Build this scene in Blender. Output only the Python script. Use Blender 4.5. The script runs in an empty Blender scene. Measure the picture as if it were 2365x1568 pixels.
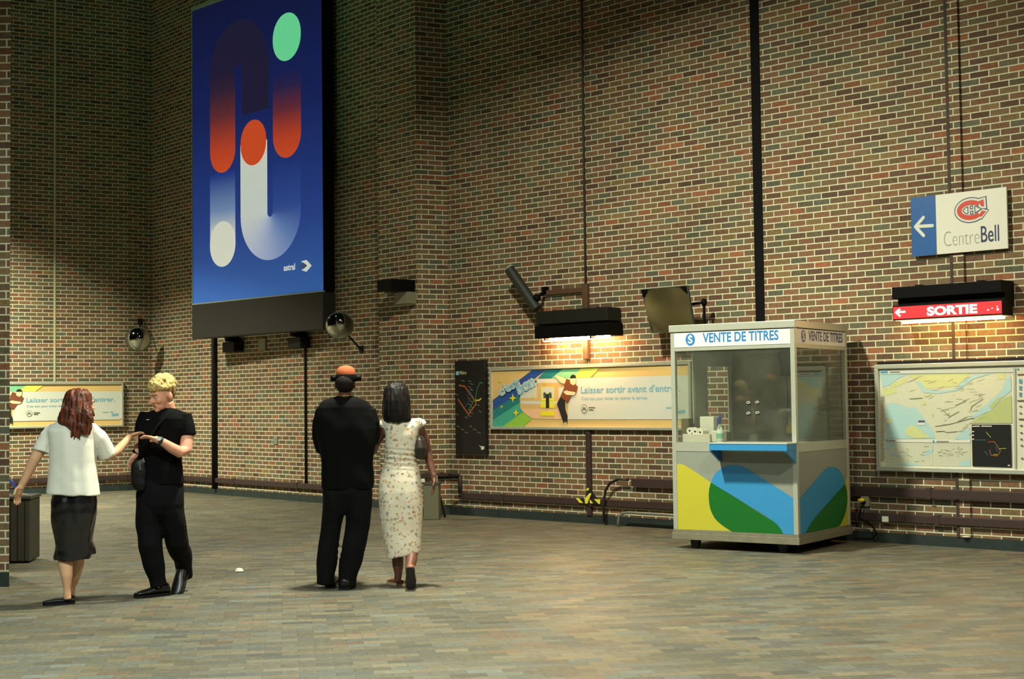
import bpy, bmesh, math, random
from mathutils import Vector, Matrix, noise
from mathutils.geometry import tessellate_polygon
random.seed(7)
V = Vector
PI = math.pi
SC = bpy.context.scene
C = SC.collection

# ------------------------------------------------------------------ camera
FPX, HC, TILT, ROLL = 3300.0, 1.505, math.atan(144.5/3300.0), 0.0125
_f = V((0, math.cos(TILT), math.sin(TILT)))
_u0 = V((0, -math.sin(TILT), math.cos(TILT)))
_r = V((1, 0, 0))*math.cos(ROLL) - _u0*math.sin(ROLL)
_u = V((1, 0, 0))*math.sin(ROLL) + _u0*math.cos(ROLL)
cd = bpy.data.cameras.new('camera')
cd.sensor_width = 36.0
cd.lens = FPX*36.0/2365.0
cd.clip_end = 200
cam = bpy.data.objects.new('camera', cd)
C.objects.link(cam)
cam.matrix_world = Matrix(((_r.x, _u.x, -_f.x, 0), (_r.y, _u.y, -_f.y, 0), (_r.z, _u.z, -_f.z, HC), (0, 0, 0, 1)))
SC.camera = cam
EYE = V((0, 0, HC))

# ------------------------------------------------------------------ world, lamps, exposure
w = bpy.data.worlds.new('hall_dark'); SC.world = w; w.use_nodes = True
w.node_tree.nodes['Background'].inputs[0].default_value = (0.62, 0.60, 0.80, 1)
w.node_tree.nodes['Background'].inputs[1].default_value = 0.006
SC.view_settings.view_transform = 'Standard'
SC.view_settings.look = 'None'
SC.view_settings.exposure = 0.0
SC.view_settings.gamma = 1.0
SC.view_settings.use_curve_mapping = False
SC.cycles.use_denoising = True
SC.cycles.max_bounces = 6
SC.cycles.diffuse_bounces = 1

def lamp(name, loc, power, col, size=0.6, spread=160, aim=None):
    l = bpy.data.lights.new(name, 'AREA'); l.shape = 'DISK'; l.size = size; l.energy = power; l.color = col
    l.spread = math.radians(spread)
    o = bpy.data.objects.new(name, l); o.location = loc
    if aim is not None:
        o.rotation_euler = (V(aim)-V(loc)).to_track_quat('-Z', 'Y').to_euler()
    C.objects.link(o)
    return o
WARM = (1.0, 0.90, 0.66)
COOL = (0.86, 1.0, 0.80)
lamp('overhead_light', (-0.8, 11.7, 6.4), 670, (1.0, 0.97, 0.74), 0.45, 156, (0.05, 12.4, 0.0))
lamp('overhead_light', (-10.0, 20.6, 7.0), 1420, (1.0, 0.97, 0.72), 0.5, 122)
lamp('overhead_light', (-2.8, 5.2, 6.9), 500, (0.84, 1.0, 0.90), 0.5, 140)
lamp('overhead_light', (-5.0, -3.5, 6.9), 520, (0.9, 1.0, 0.85), 0.5, 140)  # added fill behind the camera, so the convex mirrors reflect a lit floor
lamp('overhead_light', (4.0, -3.0, 6.9), 420, (1.0, 0.95, 0.8), 0.5, 140)  # second added fill, lights the unseen rear of the hall for the mirrors
lamp('overhead_light', (3.2, 7.0, 6.6), 300, (1.0, 0.95, 0.72), 0.5, 156)
lamp('high_green_lamp', (-5.6, 15.5, 9.8), 17, (0.10, 1.0, 0.40), 0.8, 120, (-3.8, 24.0, 8.4))

# ------------------------------------------------------------------ materials
def lin(c):
    return tuple(((v/255.0)/12.92 if v/255.0 <= 0.04045 else ((v/255.0+0.055)/1.055)**2.4) for v in c[:3]) + (1.0,)
MATS = {}
def new_mat(name):
    m = bpy.data.materials.new(name); m.use_nodes = True
    return m, m.node_tree, m.node_tree.nodes['Principled BSDF']
def pm(name, col, rough=0.6, metal=0.0, var=0.08, scale=18.0, spec=0.5, sheen=0.0, bump=0.0, bscale=60.0):
    if name in MATS: return MATS[name]
    m, nt, b = new_mat(name)
    c = lin(col)
    tc = nt.nodes.new('ShaderNodeTexCoord'); nz = nt.nodes.new('ShaderNodeTexNoise'); nz.inputs['Scale'].default_value = scale; nz.inputs['Detail'].default_value = 4
    mx = nt.nodes.new('ShaderNodeMix'); mx.data_type = 'RGBA'
    mx.inputs['A'].default_value = tuple(max(0, v*(1-var)) for v in c[:3]) + (1,)
    mx.inputs['B'].default_value = tuple(min(1, v*(1+var)) for v in c[:3]) + (1,)
    nt.links.new(tc.outputs['Object'], nz.inputs['Vector']); nt.links.new(nz.outputs['Fac'], mx.inputs['Factor']); nt.links.new(mx.outputs['Result'], b.inputs['Base Color'])
    b.inputs['Roughness'].default_value = rough; b.inputs['Metallic'].default_value = metal
    b.inputs['Specular IOR Level'].default_value = spec
    if sheen: b.inputs['Sheen Weight'].default_value = sheen
    if bump:
        n2 = nt.nodes.new('ShaderNodeTexNoise'); n2.inputs['Scale'].default_value = bscale; n2.inputs['Detail'].default_value = 5
        bp = nt.nodes.new('ShaderNodeBump'); bp.inputs['Strength'].default_value = bump; bp.inputs['Distance'].default_value = 0.01
        nt.links.new(tc.outputs['Object'], n2.inputs['Vector']); nt.links.new(n2.outputs['Fac'], bp.inputs['Height']); nt.links.new(bp.outputs['Normal'], b.inputs['Normal'])
    MATS[name] = m
    return m
def backlit(name, col, k):
    m, nt, b = new_mat(name)
    b.inputs['Base Color'].default_value = lin(col); b.inputs['Emission Color'].default_value = lin(col); b.inputs['Emission Strength'].default_value = k; b.inputs['Roughness'].default_value = 0.4
    return m
def glow(name, col, strength):
    m, nt, b = new_mat(name)
    b.inputs['Base Color'].default_value = lin(col)
    b.inputs['Emission Color'].default_value = lin(col); b.inputs['Emission Strength'].default_value = strength
    return m
def gradient(name, stops, z0, z1, axis='Z', rough=0.5, lit=0.0):
    """colour running along a world axis between z0 and z1 (printed gradient)"""
    m, nt, b = new_mat(name)
    g = nt.nodes.new('ShaderNodeNewGeometry'); sx = nt.nodes.new('ShaderNodeSeparateXYZ')
    mr = nt.nodes.new('ShaderNodeMapRange'); mr.inputs['From Min'].default_value = z0; mr.inputs['From Max'].default_value = z1
    cr = nt.nodes.new('ShaderNodeValToRGB')
    while len(cr.color_ramp.elements) > 1: cr.color_ramp.elements.remove(cr.color_ramp.elements[0])
    cr.color_ramp.elements[0].position = stops[0][0]; cr.color_ramp.elements[0].color = lin(stops[0][1])
    for p, c in stops[1:]:
        e = cr.color_ramp.elements.new(p); e.color = lin(c)
    nt.links.new(g.outputs['Position'], sx.inputs[0]); nt.links.new(sx.outputs[axis], mr.inputs['Value']); nt.links.new(mr.outputs[0], cr.inputs[0]); nt.links.new(cr.outputs[0], b.inputs['Base Color'])
    b.inputs['Roughness'].default_value = rough
    if lit: nt.links.new(cr.outputs[0], b.inputs['Emission Color']); b.inputs['Emission Strength'].default_value = lit
    return m

def math_node(nt, op, a, b=None, c=None):
    n = nt.nodes.new('ShaderNodeMath'); n.operation = op
    for i, v in enumerate((a, b, c)):
        if v is None: continue
        if isinstance(v, (int, float)): n.inputs[i].default_value = v
        else: nt.links.new(v, n.inputs[i])
    return n.outputs[0]

def masonry(name, bw, bh, joint, palette, mortar, rough=0.85, bump=0.35, mortar_mix=1.0, stain=0.25, spec=0.3, rough_var=0.0):
    """running bond of individual bricks / pavers, measured in metres over the UV map"""
    m, nt, b = new_mat(name)
    uv = nt.nodes.new('ShaderNodeUVMap'); uv.uv_map = 'metres'
    sp = nt.nodes.new('ShaderNodeSeparateXYZ'); nt.links.new(uv.outputs[0], sp.inputs[0])
    M = lambda *a: math_node(nt, *a)
    vr = M('DIVIDE', sp.outputs['Y'], bh); row = M('FLOOR', vr); fv = M('SUBTRACT', vr, row)
    par = M('FLOORED_MODULO', row, 2.0)
    ur = M('ADD', M('DIVIDE', sp.outputs['X'], bw), M('MULTIPLY', par, 0.5)); col = M('FLOOR', ur); fu = M('SUBTRACT', ur, col)
    du = M('MULTIPLY', M('SUBTRACT', 0.5, M('ABSOLUTE', M('SUBTRACT', fu, 0.5))), bw)   # metres to nearest vertical joint
    dv = M('MULTIPLY', M('SUBTRACT', 0.5, M('ABSOLUTE', M('SUBTRACT', fv, 0.5))), bh)
    d = M('MINIMUM', du, dv)
    mr = nt.nodes.new('ShaderNodeMapRange'); mr.inputs['From Min'].default_value = joint*0.5-0.0015; mr.inputs['From Max'].default_value = joint*0.5+0.0015
    nt.links.new(d, mr.inputs['Value'])                      # 0 in mortar, 1 in brick
    cmb = nt.nodes.new('ShaderNodeCombineXYZ'); nt.links.new(col, cmb.inputs[0]); nt.links.new(row, cmb.inputs[1])
    wn = nt.nodes.new('ShaderNodeTexWhiteNoise'); wn.noise_dimensions = '2D'; nt.links.new(cmb.outputs[0], wn.inputs['Vector'])
    cr = nt.nodes.new('ShaderNodeValToRGB'); cr.color_ramp.interpolation = 'CONSTANT'
    tot = sum(p for p, _ in palette); acc = 0
    els = cr.color_ramp.elements
    els[0].position = 0; els[0].color = lin(palette[0][1]); acc = palette[0][0]/tot
    els[1].position = acc; els[1].color = lin(palette[1][1]); acc += palette[1][0]/tot
    for p, c in palette[2:]:
        e = els.new(acc); e.color = lin(c); acc += p/tot
    nt.links.new(wn.outputs['Value'], cr.inputs[0])
    # small tone change brick to brick and within each brick
    nz = nt.nodes.new('ShaderNodeTexNoise'); nz.inputs['Scale'].default_value = 26; nz.inputs['Detail'].default_value = 5; nt.links.new(uv.outputs[0], nz.inputs['Vector'])
    big = nt.nodes.new('ShaderNodeTexNoise'); big.inputs['Scale'].default_value = 0.9; big.inputs['Detail'].default_value = 6; nt.links.new(uv.outputs[0], big.inputs['Vector'])
    s1 = nt.nodes.new('ShaderNodeSeparateColor'); nt.links.new(wn.outputs['Color'], s1.inputs[0])
    val = M('ADD', M('MULTIPLY', s1.outputs[1], 0.42), M('MULTIPLY', nz.outputs['Fac'], 0.9)); val = M('ADD', val, 0.38)
    vm = nt.nodes.new('ShaderNodeVectorMath'); vm.operation = 'SCALE'; nt.links.new(cr.outputs[0], vm.inputs[0]); nt.links.new(val, vm.inputs['Scale'])
    mort = nt.nodes.new('ShaderNodeMix'); mort.data_type = 'RGBA'; mort.inputs['A'].default_value = lin(tuple(v*0.86 for v in mortar)); mort.inputs['B'].default_value = lin(mortar); nt.links.new(nz.outputs['Fac'], mort.inputs['Factor'])
    mm = nt.nodes.new('ShaderNodeMix'); mm.data_type = 'RGBA'
    fac = M('SUBTRACT', 1.0, M('MULTIPLY', M('SUBTRACT', 1.0, mr.outputs[0]), mortar_mix))
    nt.links.new(fac, mm.inputs['Factor']); nt.links.new(mort.outputs['Result'], mm.inputs['A']); nt.links.new(vm.outputs[0], mm.inputs['B'])
    # broad grime
    gr = nt.nodes.new('ShaderNodeMapRange'); gr.inputs['From Min'].default_value = 0.35; gr.inputs['From Max'].default_value = 0.7; gr.inputs['To Min'].default_value = 1-stain; gr.inputs['To Max'].default_value = 1.0
    nt.links.new(big.outputs['Fac'], gr.inputs['Value'])
    v2 = nt.nodes.new('ShaderNodeVectorMath'); v2.operation = 'SCALE'; nt.links.new(mm.outputs['Result'], v2.inputs[0]); nt.links.new(gr.outputs[0], v2.inputs['Scale'])
    nt.links.new(v2.outputs[0], b.inputs['Base Color'])
    b.inputs['Specular IOR Level'].default_value = spec
    if rough_var:
        rr = M('ADD', M('MULTIPLY', s1.outputs[2], rough_var), rough-rough_var*0.5); nt.links.new(rr, b.inputs['Roughness'])
    else: b.inputs['Roughness'].default_value = rough
    h = M('ADD', mr.outputs[0], M('MULTIPLY', nz.outputs['Fac'], 0.4))
    bp = nt.nodes.new('ShaderNodeBump'); bp.inputs['Strength'].default_value = bump; bp.inputs['Distance'].default_value = 0.006
    nt.links.new(h, bp.inputs['Height']); nt.links.new(bp.outputs['Normal'], b.inputs['Normal'])
    return m

BRICK = masonry('brick_wall', 0.2031, 0.0677, 0.0120,
    [(28, (128, 96, 72)), (22, (120, 100, 74)), (14, (108, 100, 78)), (14, (102, 79, 63)), (5, (150, 98, 70)), (12, (130, 108, 74)), (5, (101, 101, 83))],
    (238, 238, 204), stain=0.18)
PAVER = masonry('floor_paver', 0.205, 0.1025, 0.004,
    [(30, (106, 102, 86)), (24, (100, 98, 85)), (18, (112, 104, 84)), (12, (96, 97, 89)), (5, (113, 98, 80)), (8, (90, 90, 81)), (8, (103, 106, 97))],
    (72, 71, 62), rough=0.50, bump=0.12, mortar_mix=0.55, stain=0.22, spec=0.4, rough_var=0.16)

BLACK = pm('black_metal', (7, 7, 9), 0.6, spec=0.12)
BLACKP = pm('black_paint', (17, 17, 19), 0.65, spec=0.3)
ALU = pm('brushed_aluminium', (186, 192, 178), 0.42, 0.35, 0.06, 8)
ALU2 = pm('worn_aluminium', (132, 129, 110), 0.55, 0.2, 0.25, 14)
STEEL = pm('dull_steel', (140, 146, 138), 0.45, 0.6)
DARKPIPE = pm('dark_painted_pipe', (58, 42, 40), 0.6, 0, 0.2)
BROWNPIPE = pm('brick_brown_pipe', (92, 66, 48), 0.6, 0, 0.25)
BASE = pm('dark_green_stone', (40, 52, 50), 0.5, 0, 0.45, 9)
WHITE = pm('white_print', (214, 218, 206), 0.55, 0, 0.02)
CREAM = pm('cream_print', (232, 196, 124), 0.55, 0, 0.03)

# ------------------------------------------------------------------ helpers
def ray(px, py):
    return _f + _r*((px-1182.5)/FPX) - _u*((py-784.0)/FPX)
def at(px, py, Y):
    d = ray(px, py); return EYE + d*(Y/d.y)
def on_floor(px, py, z=0.0):
    d = ray(px, py); return EYE + d*((z-HC)/d.z)

class MB:
    def __init__(s): s.v = []; s.f = []; s.uv = None
    def add(s, vs, fs):
        o = len(s.v); s.v += [V(x) for x in vs]; s.f += [tuple(i+o for i in q) for q in fs]; return s
    def hexa(s, p):   # 8 corners: bottom 0-3, top 4-7
        return s.add(p, [(0, 3, 2, 1), (4, 5, 6, 7), (0, 1, 5, 4), (1, 2, 6, 5), (2, 3, 7, 6), (3, 0, 4, 7)])
    def box(s, x0, x1, y0, y1, z0, z1, M=None):
        p = [V(q) for q in ((x0, y0, z0), (x1, y0, z0), (x1, y1, z0), (x0, y1, z0), (x0, y0, z1), (x1, y0, z1), (x1, y1, z1), (x0, y1, z1))]
        if M is not None: p = [M @ q for q in p]
        return s.hexa(p)
    def tube(s, pts, rad, seg=12, cap=True):
        pts = [V(p) for p in pts]; n = len(pts)
        if isinstance(rad, (int, float)): rad = [rad]*n
        rings = []; up = None
        for i, p in enumerate(pts):
            t = (pts[min(i+1, n-1)]-pts[max(i-1, 0)]).normalized()
            if up is None: up = V((0, 0, 1)) if abs(t.z) < 0.9 else V((0, 1, 0))
            a = t.cross(up).normalized(); up = a.cross(t).normalized()
            ra = rad[i] if isinstance(rad[i], tuple) else (rad[i], rad[i])
            rings.append([p + a*math.cos(2*PI*k/seg)*ra[0] + up*math.sin(2*PI*k/seg)*ra[1] for k in range(seg)])
        return s.rings(rings, cap)
    def rings(s, rings, cap=True):
        seg = len(rings[0]); vs = [q for r in rings for q in r]; fs = []
        for i in range(len(rings)-1):
            for k in range(seg):
                k2 = (k+1) % seg
                fs.append((i*seg+k, i*seg+k2, (i+1)*seg+k2, (i+1)*seg+k))
        if cap:
            fs.append(tuple(range(seg-1, -1, -1))); fs.append(tuple((len(rings)-1)*seg+k for k in range(seg)))
        return s.add(vs, fs)
    def ell(s, c, r, M=None, nu=16, nv=10):
        c = V(c); vs = []; fs = []
        R = M if M is not None else Matrix.Identity(3)
        for j in range(1, nv):
            th = PI*j/nv
            for i in range(nu):
                ph = 2*PI*i/nu
                vs.append(c + R @ V((r[0]*math.sin(th)*math.cos(ph), r[1]*math.sin(th)*math.sin(ph), r[2]*math.cos(th))))
        a = len(vs); vs.append(c + R @ V((0, 0, r[2]))); vs.append(c + R @ V((0, 0, -r[2])))
        for j in range(nv-2):
            for i in range(nu):
                i2 = (i+1) % nu; fs.append((j*nu+i, (j+1)*nu+i, (j+1)*nu+i2, j*nu+i2))
        for i in range(nu):
            i2 = (i+1) % nu; fs.append((a, i, i2)); fs.append((a+1, (nv-2)*nu+i2, (nv-2)*nu+i))
        return s.add(vs, fs)
    def mesh(s, name):
        me = bpy.data.meshes.new(name); me.from_pydata([tuple(v) for v in s.v], [], s.f); me.update()
        bm = bmesh.new(); bm.from_mesh(me); bmesh.ops.recalc_face_normals(bm, faces=bm.faces); bm.to_mesh(me); bm.free()
        return me
    def build(s, name, mat, parent=None, smooth=False, bevel=0.0):
        me = s.mesh(name); me.materials.append(mat)
        o = bpy.data.objects.new(name, me); C.objects.link(o)
        if parent is not None:
            o.parent = parent; o.matrix_parent_inverse = parent.matrix_world.inverted() if parent.type != 'EMPTY' else Matrix.Translation(parent.location).inverted()
        if smooth:
            for p in me.polygons: p.use_smooth = True
        if bevel:
            b = o.modifiers.new('bevel', 'BEVEL'); b.width = bevel; b.segments = 2; b.limit_method = 'ANGLE'
        return o

def tag(o, label=None, cat=None, group=None, kind=None):
    if label: o['label'] = label
    if cat: o['category'] = cat
    if group: o['group'] = group
    if kind: o['kind'] = kind
    return o
def thing(name, loc, label, cat, group=None):
    o = bpy.data.objects.new(name, None); o.location = loc; o.empty_display_size = 0.1; C.objects.link(o)
    return tag(o, label, cat, group)

LIFT = [0]
def lift():
    LIFT[0] = (LIFT[0]+1) % 9; return LIFT[0]*0.00012
class Wall:
    """vertical plane through P, running along D (seen from the hall), normal n into the hall"""
    def __init__(s, P, D, out=0.0):
        s.P = V((P[0], P[1], 0)); s.d = V((D[0], D[1], 0)).normalized(); s.n = V((s.d.y, -s.d.x, 0)); s.P0 = s.P; s.P = s.P + s.n*out
    def off(s, out): return Wall(s.P, s.d, out)
    def hit(s, px, py):
        d = ray(px, py); t = s.n.dot(s.P-EYE)/s.n.dot(d); q = EYE+d*t
        return (q-s.P).dot(s.d), q.z
    def w(s, a, z, out=0.0): return s.P + s.d*a + s.n*out + V((0, 0, z))
    def box(s, mb, a0, a1, z0, z1, o0, o1):
        mb.hexa([s.w(a0, z0, o0), s.w(a1, z0, o0), s.w(a1, z0, o1), s.w(a0, z0, o1), s.w(a0, z1, o0), s.w(a1, z1, o0), s.w(a1, z1, o1), s.w(a0, z1, o1)]); return mb
    def poly(s, mb, pts, out=0.0, th=0.0):
        """flat polygon given in wall metres"""
        out += lift(); vs = [s.w(a, z, out) for a, z in pts]
        tris = tessellate_polygon([[V((a, z, 0)) for a, z in pts]])
        mb.add(vs, [tuple(t) for t in tris]); return mb
    def pxs(s, pts): return [s.hit(*p) for p in pts]
    def strip(s, mb, pts, wid, out=0.0):
        """stroke along a polyline in wall metres"""
        for (a, b), (c, d) in zip(pts[:-1], pts[1:]):
            t = V((c-a, d-b)); L = t.length
            if L < 1e-6: continue
            out_ = out; out = out+lift()
            t /= L; n = V((-t.y, t.x))*wid*0.5
            mb.add([s.w(a+n.x, b+n.y, out), s.w(a-n.x, b-n.y, out), s.w(c-n.x, d-n.y, out), s.w(c+n.x, d+n.y, out)], [(0, 1, 2, 3)]); out = out_
        for a, b in pts[1:-1] if len(pts) > 2 else []:
            s.disc(mb, a, b, wid*0.5, out, 10)
        return mb
    def disc(s, mb, a, z, r, out=0.0, n=24, rz=None):
        rz = rz or r; out += lift()
        mb.add([s.w(a+r*math.cos(2*PI*k/n), z+rz*math.sin(2*PI*k/n), out) for k in range(n)], [tuple(range(n))]); return mb

def text_mesh(body, bold=0.0):
    cu = bpy.data.curves.new('lettering', 'FONT'); cu.body = body; cu.size = 1.0; cu.resolution_u = 4; cu.offset = bold
    o = bpy.data.objects.new('lettering', cu); C.objects.link(o)
    dg = bpy.context.evaluated_depsgraph_get(); dg.update()
    me = bpy.data.meshes.new_from_object(o.evaluated_get(dg), depsgraph=dg)
    C.objects.unlink(o); bpy.data.objects.remove(o); bpy.data.curves.remove(cu)
    return [v.co.copy() for v in me.vertices], [tuple(p.vertices) for p in me.polygons]
def lettering(W, body, a0, a1, z0, h, out, mat, parent, bold=0.0, rot=0.0, name='lettering', slope=0.0):
    """text with its cap box from a0..a1, base z0, height h, on wall W"""
    vs, fs = text_mesh(body, bold)
    x0 = min(v.x for v in vs); x1 = max(v.x for v in vs); y0 = -bold; y1 = max(v.y for v in vs)+bold
    mb = MB(); sx = (a1-a0)/(x1-x0); sy = h/y1; c, s_ = math.cos(rot), math.sin(rot); P = []
    for v in vs:
        a = (v.x-x0)*sx; z = (v.y-y0)*sy
        P.append(W.w(a0+a*c-z*s_, z0+a*s_+z*c, out))
    mb.add(P, fs)
    return mb.build(name, mat, parent)

def set_uv_wall(o, W, a_shift=0.0):
    me = o.data; uv = me.uv_layers.new(name='metres')
    for p in me.polygons:
        n = p.normal
        for li in p.loop_indices:
            co = me.vertices[me.loops[li].vertex_index].co
            if abs(n.z) > 0.9: uv.data[li].uv = (co.x, co.y)
            elif abs(n.dot(W.n)) > 0.7: uv.data[li].uv = ((co-W.P0).dot(W.d)+a_shift+50, co.z)
            else: uv.data[li].uv = ((co-W.P0).dot(W.n)+50, co.z)

# ------------------------------------------------------------------ the hall
def plan_hit(W, px): 
    return W.hit(px, 900)[0]
W_L = Wall((-8.319, 25.096), (0.8745, 0.485))
W_M = Wall((-5.648, 25.047), (0.656, -0.755))
W_R = Wall((-0.864, 19.414), (0.7225, -0.6914))
aL = plan_hit(W_L, 293); CL = W_L.w(aL, 0)
aM0 = plan_hit(W_M, 351); CM = W_M.w(aM0, 0)
W_C = Wall(CL, CM-CL)
CR = V((-0.864, 19.414, 0))
# pilaster between the middle and the right wall
W_P0 = W_M.off(0.50); aE = plan_hit(W_P0, 967); E_ = W_P0.w(aE, 0); aP0 = plan_hit(W_P0, 877)
W_P = Wall(W_P0.w(aP0, 0), W_P0.d); pil_w = aE-aP0
W_T = Wall(E_, CR-E_); ret_w = (CR-E_).length
HT = 11.0
def wall_obj(name, W, a0, a1, thick=0.25, z1=HT, mat=BRICK, shift=0.0):
    mb = MB(); W.box(mb, a0, a1, 0, z1, -thick, 0)
    o = mb.build(name, mat); set_uv_wall(o, W, shift); return tag(o, kind='structure')
mb = MB(); mb.box(-26, 18, -12, 34, -0.2, 0)
fl = mb.build('floor', PAVER); uv = fl.data.uv_layers.new(name='metres')
ca, sa = math.cos(math.radians(-9)), math.sin(math.radians(-9))
for lp in fl.data.loops:
    co = fl.data.vertices[lp.vertex_index].co
    uv.data[lp.index].uv = (co.x*ca-co.y*sa+60, co.x*sa+co.y*ca+60)
tag(fl, kind='structure')
wall_obj('wall_left', W_L, aL-16, aL)
wall_obj('wall_corner', W_C, 0, (CM-CL).length, shift=0.05)
wall_obj('wall_middle', W_M, aM0, aM0+(W_P0.w(aP0, 0)-W_M.w(aM0, 0)).dot(W_M.d)+0.3)
wall_obj('wall_pilaster', W_P, 0, pil_w, thick=0.62)
wall_obj('wall_return', W_T, 0.0, ret_w, thick=0.2)
wall_obj('wall_right', W_R, 0, 16)
W_B = Wall((18, -12), (-1, 0)); wall_obj('wall_back', W_B, 0, 44)
# foreground pier at the left edge
pe = on_floor(21, 1355)
W_F = Wall((pe.x-0.9, pe.y), (1, 0.0))
mb = MB(); q = [(-0.02, 0.0), (0.9, 0.0), (0.9-0.42, 1.0), (-0.02, 1.0)]
mb.hexa([W_F.w(a, 0, -o_) for a, o_ in q]+[W_F.w(a, HT, -o_) for a, o_ in q]); pier = mb.build('wall_pier', BRICK); set_uv_wall(pier, W_F, 0.11); tag(pier, kind='structure')
mb = MB(); q = [(-0.02, -0.012), (0.905, -0.012), (0.9-0.42, 1.0), (-0.02, 1.0)]
mb.hexa([W_F.w(a, 0, -o_) for a, o_ in q]+[W_F.w(a, 0.12, -o_) for a, o_ in q]); tag(mb.build('baseboard_pier', BASE), kind='structure')
# dark stone base course
BH = 0.105
for nm, W, a0, a1 in (('baseboard_left', W_L, aL-16, aL), ('baseboard_corner', W_C, 0, (CM-CL).length), ('baseboard_middle', W_M, aM0, aM0+7.1), ('baseboard_pilaster', W_P, 0, pil_w+0.02), ('baseboard_return', W_T, -0.02, ret_w), ('baseboard_right', W_R, 0, 16)):
    mb = MB(); W.box(mb, a0, a1, 0, BH, 0.0, 0.02)
    tag(mb.build(nm, BASE), kind='structure')
# joints and channels built into the brickwork
def vjoint(n, W, px, py, wid, z0, z1, out, mat):
    a, _ = W.hit(px, py); mb = MB(); W.box(mb, a-wid/2, a+wid/2, z0, z1, 0.0, out)
    return tag(mb.build('trim_%d' % n, mat), kind='structure')
vjoint(1, W_R, 1752, 500, 0.115, BH, HT, 0.012, pm('black_joint', (8, 8, 11), 0.8, spec=0.2))
vjoint(2, W_L, 126, 700, 0.035, BH, HT, 0.008, pm('pale_joint', (190, 190, 150), 0.8))
a, _ = W_R.hit(2213, 500)
mb = MB(); W_R.box(mb, a-0.055, a+0.06, BH, HT, 0.0, 0.03); o = mb.build('trim_3', BRICK); set_uv_wall(o, W_R, 0.07); tag(o, kind='structure')
mb = MB(); W_R.box(mb, a-0.085, a-0.055, BH, HT, 0.0, 0.034); tag(mb.build('trim_4', pm('brown_channel', (62, 50, 38), 0.7, 0, 0.3)), kind='structure')

# ------------------------------------------------------------------ wall furniture: pipes and rails
def wpipe(name, W, pts, rad, out, mat, label, cat, group=None):
    mb = MB(); mb.tube([W.w(a, z, out if len(q) == 0 else q[0]) for a, z, *q in pts], rad, 10)
    return tag(mb.build(name, mat, smooth=True), label, cat, group)
def rail(W, a0, a1, z0, z1, label, o0=0.0, o1=0.055):
    root = thing('wall_rail', W.w((a0+a1)/2, z0, 0.03), label, 'rail', None)
    mb = MB(); W.box(mb, a0, a1, z0, z1, o0, o1); mb.build('channel', DARKPIPE, root, bevel=0.006)
    n = max(2, int((a1-a0)/1.5))
    for i in range(n):
        a = a0+(a1-a0)*(i+0.5)/n
        mb = MB(); W.box(mb, a-0.025, a+0.025, z0-0.008, z1+0.008, 0.0, o1+0.006); mb.build('clamp', DARKPIPE, root)
    return root
rail(W_M, aM0+0.1, aM0+5.9, 0.205, 0.285, 'dark rail along the foot of the wall beneath the tall blue banner')
rail(W_C, 0.0, (CM-CL).length, 0.205, 0.285, 'short dark rail across the narrow corner wall behind the blond man')
rail(W_L, aL-8, aL, 0.205, 0.285, 'dark rail low on the far wall behind the woman in the white top')
aR = lambda px: plan_hit(W_R, px)
rail(W_R, aR(1068), 14.0, 0.222, 0.305, 'lower dark rail running along the foot of the long brick wall past the booth')
rail(W_R, aR(1462), 14.0, 0.480, 0.575, 'upper dark rail on the long brick wall, from left of the booth to the map', o1=0.07)
rail(W_T, -0.0, ret_w-0.02, 0.50, 0.56, 'short dark rail at knee height on the pilaster side', o1=0.06)
a = aR(1065)
wpipe('wall_pipe', W_R, [(0.02, 0.53), (a-0.03, 0.53), (a, 0.50), (a, 0.30)], 0.028, 0.04, DARKPIPE, 'dark elbow pipe dropping onto the lower rail beside the pilaster', 'pipe')
a, zt = W_R.hit(1362, 1000)
mb = MB(); W_R.box(mb, a-0.035, a+0.035, 0.10, zt+0.02, 0.0, 0.045)
tag(mb.build('conduit', DARKPIPE, bevel=0.005), 'dark vertical conduit under the long poster, crossed by hazard tape', 'conduit')
a2, z2 = W_R.hit(1352, 662)
mb = MB(); mb.tube([W_R.w(a2+0.02, HT, 0.015), W_R.w(a2+0.02, z2, 0.015)], 0.016, 8)
tag(mb.build('thin_conduit', pm('grey_brown_conduit', (66, 58, 46), 0.6), smooth=True), 'thin conduit running up the long wall above the black lamp', 'conduit')
a3, z3 = W_R.hit(1262, 672)
root = thing('wall_conduit', W_R.w(a2, z2, 0.03), 'brown branch conduit joining the horn speaker to the thin vertical conduit', 'conduit')
mb = MB(); W_R.box(mb, a3, a2+0.05, z2-0.07, z2-0.01, 0.0, 0.05); mb.build('horizontal_run', BROWNPIPE, root, bevel=0.006)
mb = MB(); a4, z4 = W_R.hit(1358, 830); W_R.box(mb, a2-0.01, a2+0.07, z4, z2+0.03, 0.0, 0.06); mb.build('vertical_run', BROWNPIPE, root, bevel=0.006)
# black vertical pipes on the middle wall
for px, r, lab in ((500, 0.045, 'thick black downpipe running from the blue banner to the floor'), (708, 0.018, 'thin black pipe below the right end of the blue banner')):
    a, _ = W_M.hit(px, 950)
    mb = MB(); mb.tube([W_M.w(a, 4.5, r), W_M.w(a, 0.10 if px == 500 else 0.28, r)], r, 10)
    tag(mb.build('downpipe', BLACKP, smooth=True), lab, 'pipe')
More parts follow.
